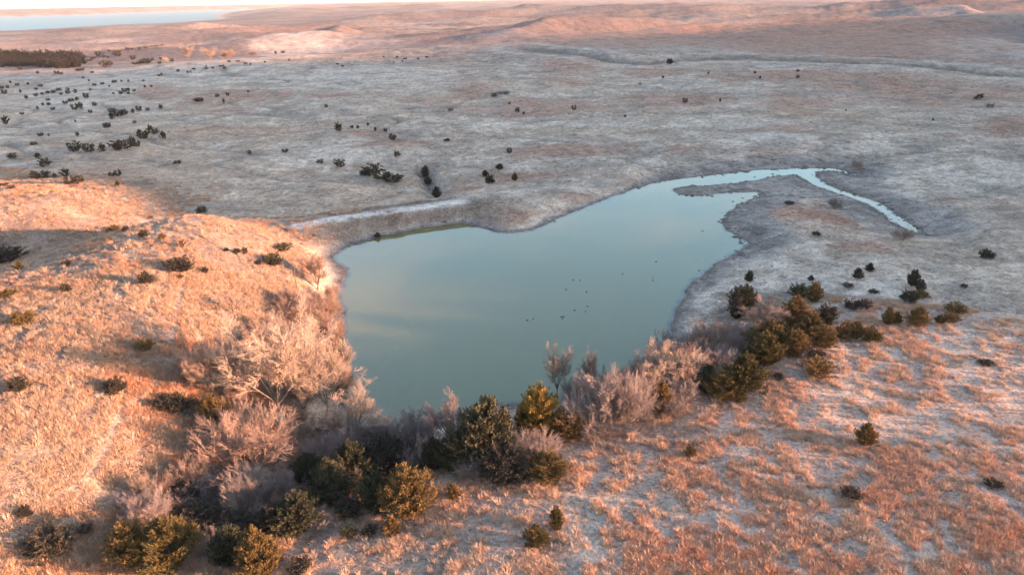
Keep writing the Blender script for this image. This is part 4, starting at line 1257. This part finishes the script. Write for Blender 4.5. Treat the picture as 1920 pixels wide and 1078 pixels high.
dens = dens * sstep(2.5, 7, SDV + n2 * 4 - 6.5 * sstep(30, 62, X) * sstep(95, 115, Y))
for tp, zz in zip(trails_px, (0.5, .5, 8, 8, .5, 1)):
    p = np.array(tp, float)
    d, _ = seg_dist(X, Y, on_level(p[:, 0], p[:, 1], zz))
    dens = dens * sstep(.1, .7, d)
d, _ = seg_dist(X, Y, dam_crest)
dens = dens * (.15 + .85 * sstep(1.5, 3.5, d))
keep = rng.uniform(0, 1, len(X)) < dens
X, Y, Z, n1, n2, n3, right, left, valley = [a[keep] for a in (X, Y, Z, n1, n2, n3, right, left, valley)]
k = len(X)
rr_ = np.hypot(X, Y)
soil = paint(X, Y, Z, pond_sd(X, Y), np.full(k, 9e3))
rus, stw, pal = np.array([.60, .295, .175]), np.array([.54, .382, .282]), np.array([.50, .43, .37])
tint = soil * 1.05
rw = sstep(-.25, .35, n1 * .8 + n2 * .5 + rng.normal(0, .2, k))
tr_ = lerp(np.tile(stw, (k, 1)), rus, rw * (.4 + .6 * sstep(-5, 26, X) * sstep(76, 46, Y)))
tl_ = lerp(np.tile(stw * .73, (k, 1)), rus * .74, sstep(.0, .6, n1 + n2 * .5 + rng.normal(0, .25, k)))
tint = np.where(right[:, None], tr_, np.where(left[:, None], tl_, tint))
tint = np.where((rng.uniform(0, 1, k) < .16)[:, None], tint * .5 + pal * .5, tint) * rng.uniform(.82, 1.18, (k, 1))
big = np.where(right, rng.uniform(.42, 1.05, k), np.where(left, rng.uniform(.6, 1.15, k), rng.uniform(.35, .7, k)))
vid = np.where(right, rng.integers(0, 3, k), np.where(left, rng.integers(0, 4, k), rng.integers(2, 5, k)))
wide = big * (1 + .9 * sstep(90, 260, rr_) + 1.6 * sstep(300, 600, rr_))
scl = np.stack([wide, wide, big * rng.uniform(.8, 1.2, k)], 1)
rot = np.stack([rng.normal(0, .08, k), rng.normal(0, .08, k), rng.uniform(0, 6.28, k)], 1)
scatter('grass_tufts', tufts, np.stack([X, Y, Z], 1), rot, scl, tint, vid, 'dry tawny and russet bunch grass covering the slopes and plain', 'grass')

# ------------------------------------------------------------------ clods and stones along the bare shore
def clod(seed):
    rg = np.random.default_rng(seed)
    me = bpy.data.meshes.new('clod')
    import bmesh
    bm = bmesh.new()
    bmesh.ops.create_icosphere(bm, subdivisions=1, radius=.5)
    for v in bm.verts:
        v.co *= 1 + rg.uniform(-.3, .3)
        v.co.z *= .55
    bm.to_mesh(me)
    bm.free()
    return me
cm_, nt, b = new_mat('wet_clod')
ia = N(nt, 'ShaderNodeAttribute', attribute_name='tint', attribute_type='INSTANCER')
nt.links.new(ia.outputs['Color'], b.inputs['Base Color'])
b.inputs['Roughness'].default_value = .8
clods = []
for sdn in range(4):
    me = clod(sdn)
    me.materials.append(cm_)
    clods.append(('clod', me))
x = rng.uniform(-70, 120, 60000); y = rng.uniform(70, 280, 60000)
sv = pond_sd(x, y)
east = sstep(28, 60, x) * sstep(95, 115, y)
prob = np.exp(-((sv - .6) / 1.3) ** 2) * (.12 + .88 * east) + east * np.exp(-((sv - 5) / 4.5) ** 2) * .35
kp = rng.uniform(0, 1, len(x)) < prob * .8 * (fbm(x, y, 6, 2, 431) > -.15)
x, y, sv = x[kp], y[kp], sv[kp]
k = len(x)
sz = rng.gamma(2.0, .16, k) + .12
P = np.stack([x, y, np.maximum(ground_z(x, y), -.05) + sz * .06], 1)
tn = lerp(np.tile(MUD * .62, (k, 1)), SILT, sstep(.5, 6, sv) * rng.uniform(.2, 1, k))
scatter('shore_clods', clods, P, np.stack([np.zeros(k), np.zeros(k), rng.uniform(0, 6.28, k)], 1), np.stack([sz * 1.4, sz, sz], 1), tn, rng.integers(0, 4, k),
        'dark mud clods and stones strewn along the bare shore', 'stones')

# ------------------------------------------------------------------ far dense wood
fw_poly = np.array([(-120,122),(0,127),(60,126),(110,130),(150,128),(165,114),(150,106),(100,103),(40,102),(-120,104)], float)
pts = []
rg = np.random.default_rng(5)
while len(pts) < 800:
    px, py = rg.uniform(-120, 170), rg.uniform(101, 131)
    if inside(np.array([px]), np.array([py]), fw_poly)[0]:
        pts.append(at(px, py))
pts = np.array(pts)
k = len(pts)
fw_mat, nt, b = new_mat('far_wood')
ia = N(nt, 'ShaderNodeAttribute', attribute_name='tint', attribute_type='INSTANCER')
nt.links.new(ia.outputs['Color'], b.inputs['Base Color'])
b.inputs['Roughness'].default_value = .9
v, f = cedar_crown(60, 260, 'round', 4.0, .4)
v2, f2 = cedar_crown(61, 260, 'ovate', 4.0, .4)
forms = [('crown', mesh_from('crown', v, f.ravel(), np.full(len(f), 4), [fw_mat])), ('crown', mesh_from('crown', v2, f2.ravel(), np.full(len(f2), 4), [fw_mat]))]
hh = rg.uniform(4, 7.5, k)
tn = np.where((rg.uniform(0, 1, k) < .25)[:, None], np.array([.035, .027, .024]), np.array([.016, .016, .015])) * rg.uniform(.8, 1.2, (k, 1))  # tints darkened to put shade into the wood's colour
scatter('dense_wood', forms, pts, np.stack([np.zeros(k), np.zeros(k), rg.uniform(0, 6.28, k)], 1), np.stack([hh * .9, hh * .9, hh], 1), tn, rg.integers(0, 2, k),
        'dense dark wood of cedars in the far hollow', 'woodland')

# ------------------------------------------------------------------ cattle, ducks, snag, stump, log
def loft(lb, rings, sides=10):
    """rings: (x, z, half width, half height)"""
    a = np.arange(sides) * 2 * np.pi / sides
    base = lb.n
    for (x_, z_, hw, hh_) in rings:
        lb.v.append(np.stack([np.full(sides, x_), np.cos(a) * hw, z_ + np.sin(a) * hh_], 1))
    n = len(rings)
    idx = np.arange(n * sides).reshape(n, sides) + base
    nx = np.roll(idx, -1, 1)
    lb.f.append(np.stack([idx[:-1], nx[:-1], nx[1:], idx[1:]], -1).reshape(-1, 4))
    lb.n += n * sides

def tube(lb, pts, rad, sides=6):
    lb.chains(np.array(pts, float)[None], np.array(rad, float)[None], sides)

hide, nt, b = new_mat('black_hide')
b.inputs['Base Color'].default_value = (.012, .011, .011, 1)
b.inputs['Roughness'].default_value = .7
lb = Limbs()
loft(lb, [(-1.02, 1.02, .02, .02), (-.98, 1.0, .20, .22), (-.75, 1.0, .31, .36), (-.3, .96, .34, .40), (.15, .95, .33, .41), (.55, .98, .29, .38), (.8, 1.04, .20, .28), (.95, 1.12, .13, .2), (1.08, 1.12, .10, .17), (1.15, 1.1, .02, .02)])
tube(lb, [(.82, 0, 1.1), (1.1, 0, .95), (1.3, 0, .72)], [.2, .16, .13])
tube(lb, [(1.18, 0, .88), (1.36, 0, .64), (1.5, 0, .44), (1.53, 0, .4)], [.12, .14, .09, .03])
for sx, sy in ((-.72, .17), (-.72, -.17), (.55, .16), (.55, -.16)):
    kx = -.06 if sx < 0 else .02
    tube(lb, [(sx, sy, .78), (sx + kx * -1, sy, .48), (sx + kx, sy, .28), (sx, sy, .05), (sx + .04, sy, 0)], [.13, .085, .055, .05, .06])
tube(lb, [(-1.0, 0, 1.12), (-1.08, 0, .8), (-1.07, 0, .45)], [.035, .025, .04], 5)
for sy in (1, -1):
    tube(lb, [(1.16, sy * .1, .93), (1.12, sy * .25, .93)], [.05, .02], 4)
cow_me = quads_mesh('grazing_cow', lb.arrays(), hide)
cows = [(352,138),(358,137),(387,131),(399,130),(414,127),(419,126),(421,130),(430,118),(447,118),(461,122),(470,123),(497,119),(542,115),(633,123),(364,132),(387,127),
        (720,109),(745,110),(738,119),(755,117),(762,111),(759,113),(784,113),(800,110),(643,127)]
for q_ in cows:
    o = link('grazing_cow', cow_me, loc=at(*q_))
    o.rotation_euler.z = rs.uniform(0, 6.28)
    o.scale = (1.25, 1.25, 1.2)
    tag(o, 'black cow grazing on the frosted brow of the far plain', 'cow', 'cattle on the far plain')

feather, nt, b = new_mat('dark_feather')
b.inputs['Base Color'].default_value = (.03, .026, .022, 1)
b.inputs['Roughness'].default_value = .6
lb = Limbs()
loft(lb, [(-.30, .10, .01, .01), (-.25, .09, .05, .03), (-.1, .06, .11, .09), (.08, .06, .12, .10), (.2, .07, .08, .08), (.26, .09, .01, .01)], 8)
tube(lb, [(.17, 0, .1), (.22, 0, .2), (.24, 0, .27)], [.05, .035, .04], 6)
tube(lb, [(.2, 0, .28), (.26, 0, .29), (.31, 0, .27), (.36, 0, .26)], [.045, .055, .03, .012], 6)
duck_me = quads_mesh('duck', lb.arrays(), feather)
ducks = [(989,601),(1000,598),(1052,595),(1055,599),(1057,594),(1077,582),(1098,584),(1102,575),(1100,548),(1075,525),(1087,526),(1062,543),(1167,514),(1224,521),(1224,526),(1230,491),(1315,433),(1319,434)]
for q_ in ducks:
    p = on_level(q_[0], q_[1], 0.0)
    o = link('duck', duck_me, loc=(p[0], p[1], .0))
    o.rotation_euler.z = rs.uniform(0, 6.28)
    o.scale = (.75, .75, .75)
    tag(o, 'small dark duck floating on the still open pond', 'duck', 'ducks on the pond')

def single(name, lb, mat, p, label, cat):
    o = link(name, quads_mesh(name, lb.arrays(), mat), loc=p)
    return tag(o, label, cat)
wood_p = plant_mat('weathered_wood', (.50, .45, .42), .1)
wood_d = plant_mat('dark_wood', (.12, .10, .09), .1)
lb = Limbs()
tube(lb, [(0, 0, -.1), (.03, .02, 1.2), (-.02, 0, 2.6), (.05, .03, 4.0), (.02, 0, 5.0)], [.13, .10, .08, .06, .02], 7)
tube(lb, [(0, 0, 2.8), (.3, .05, 3.2), (.4, .1, 3.5)], [.05, .03, .01], 5)
tube(lb, [(.04, .02, 3.6), (-.25, .05, 4.1)], [.04, .01], 5)
single('dead_snag', lb, wood_d, at(557, 545), 'thin dead snag standing upright on the sunlit bank above the pond', 'snag')
lb = Limbs()
tube(lb, [(0, 0, -.2), (.05, 0, .7), (.2, .05, 1.6), (.32, .05, 2.4), (.36, .06, 2.7)], [.42, .32, .28, .22, .04], 9)
tube(lb, [(.02, .1, -.2), (-.15, .1, .8), (-.1, .12, 1.9), (-.08, .1, 2.2)], [.3, .22, .16, .03], 8)
tube(lb, [(.2, .0, 1.5), (.6, -.1, 1.75), (.85, -.1, 1.7)], [.1, .07, .02], 6)
single('broken_stump', lb, wood_p, at(529, 806), 'pale broken double tree stump in the shaded gully head', 'stump')
lb = Limbs()
tube(lb, [(-2.4, 0, .12), (-1, .15, .28), (.4, .3, .30), (1.8, .1, .2), (2.8, -.3, .15)], [.1, .2, .22, .18, .06], 8)
tube(lb, [(.6, .3, .3), (1.1, .9, .5), (1.3, 1.4, .45)], [.1, .06, .02], 6)
single('fallen_log', lb, wood_d, at(578, 808), 'dark fallen log lying on shaded ground past the pale stump', 'log')
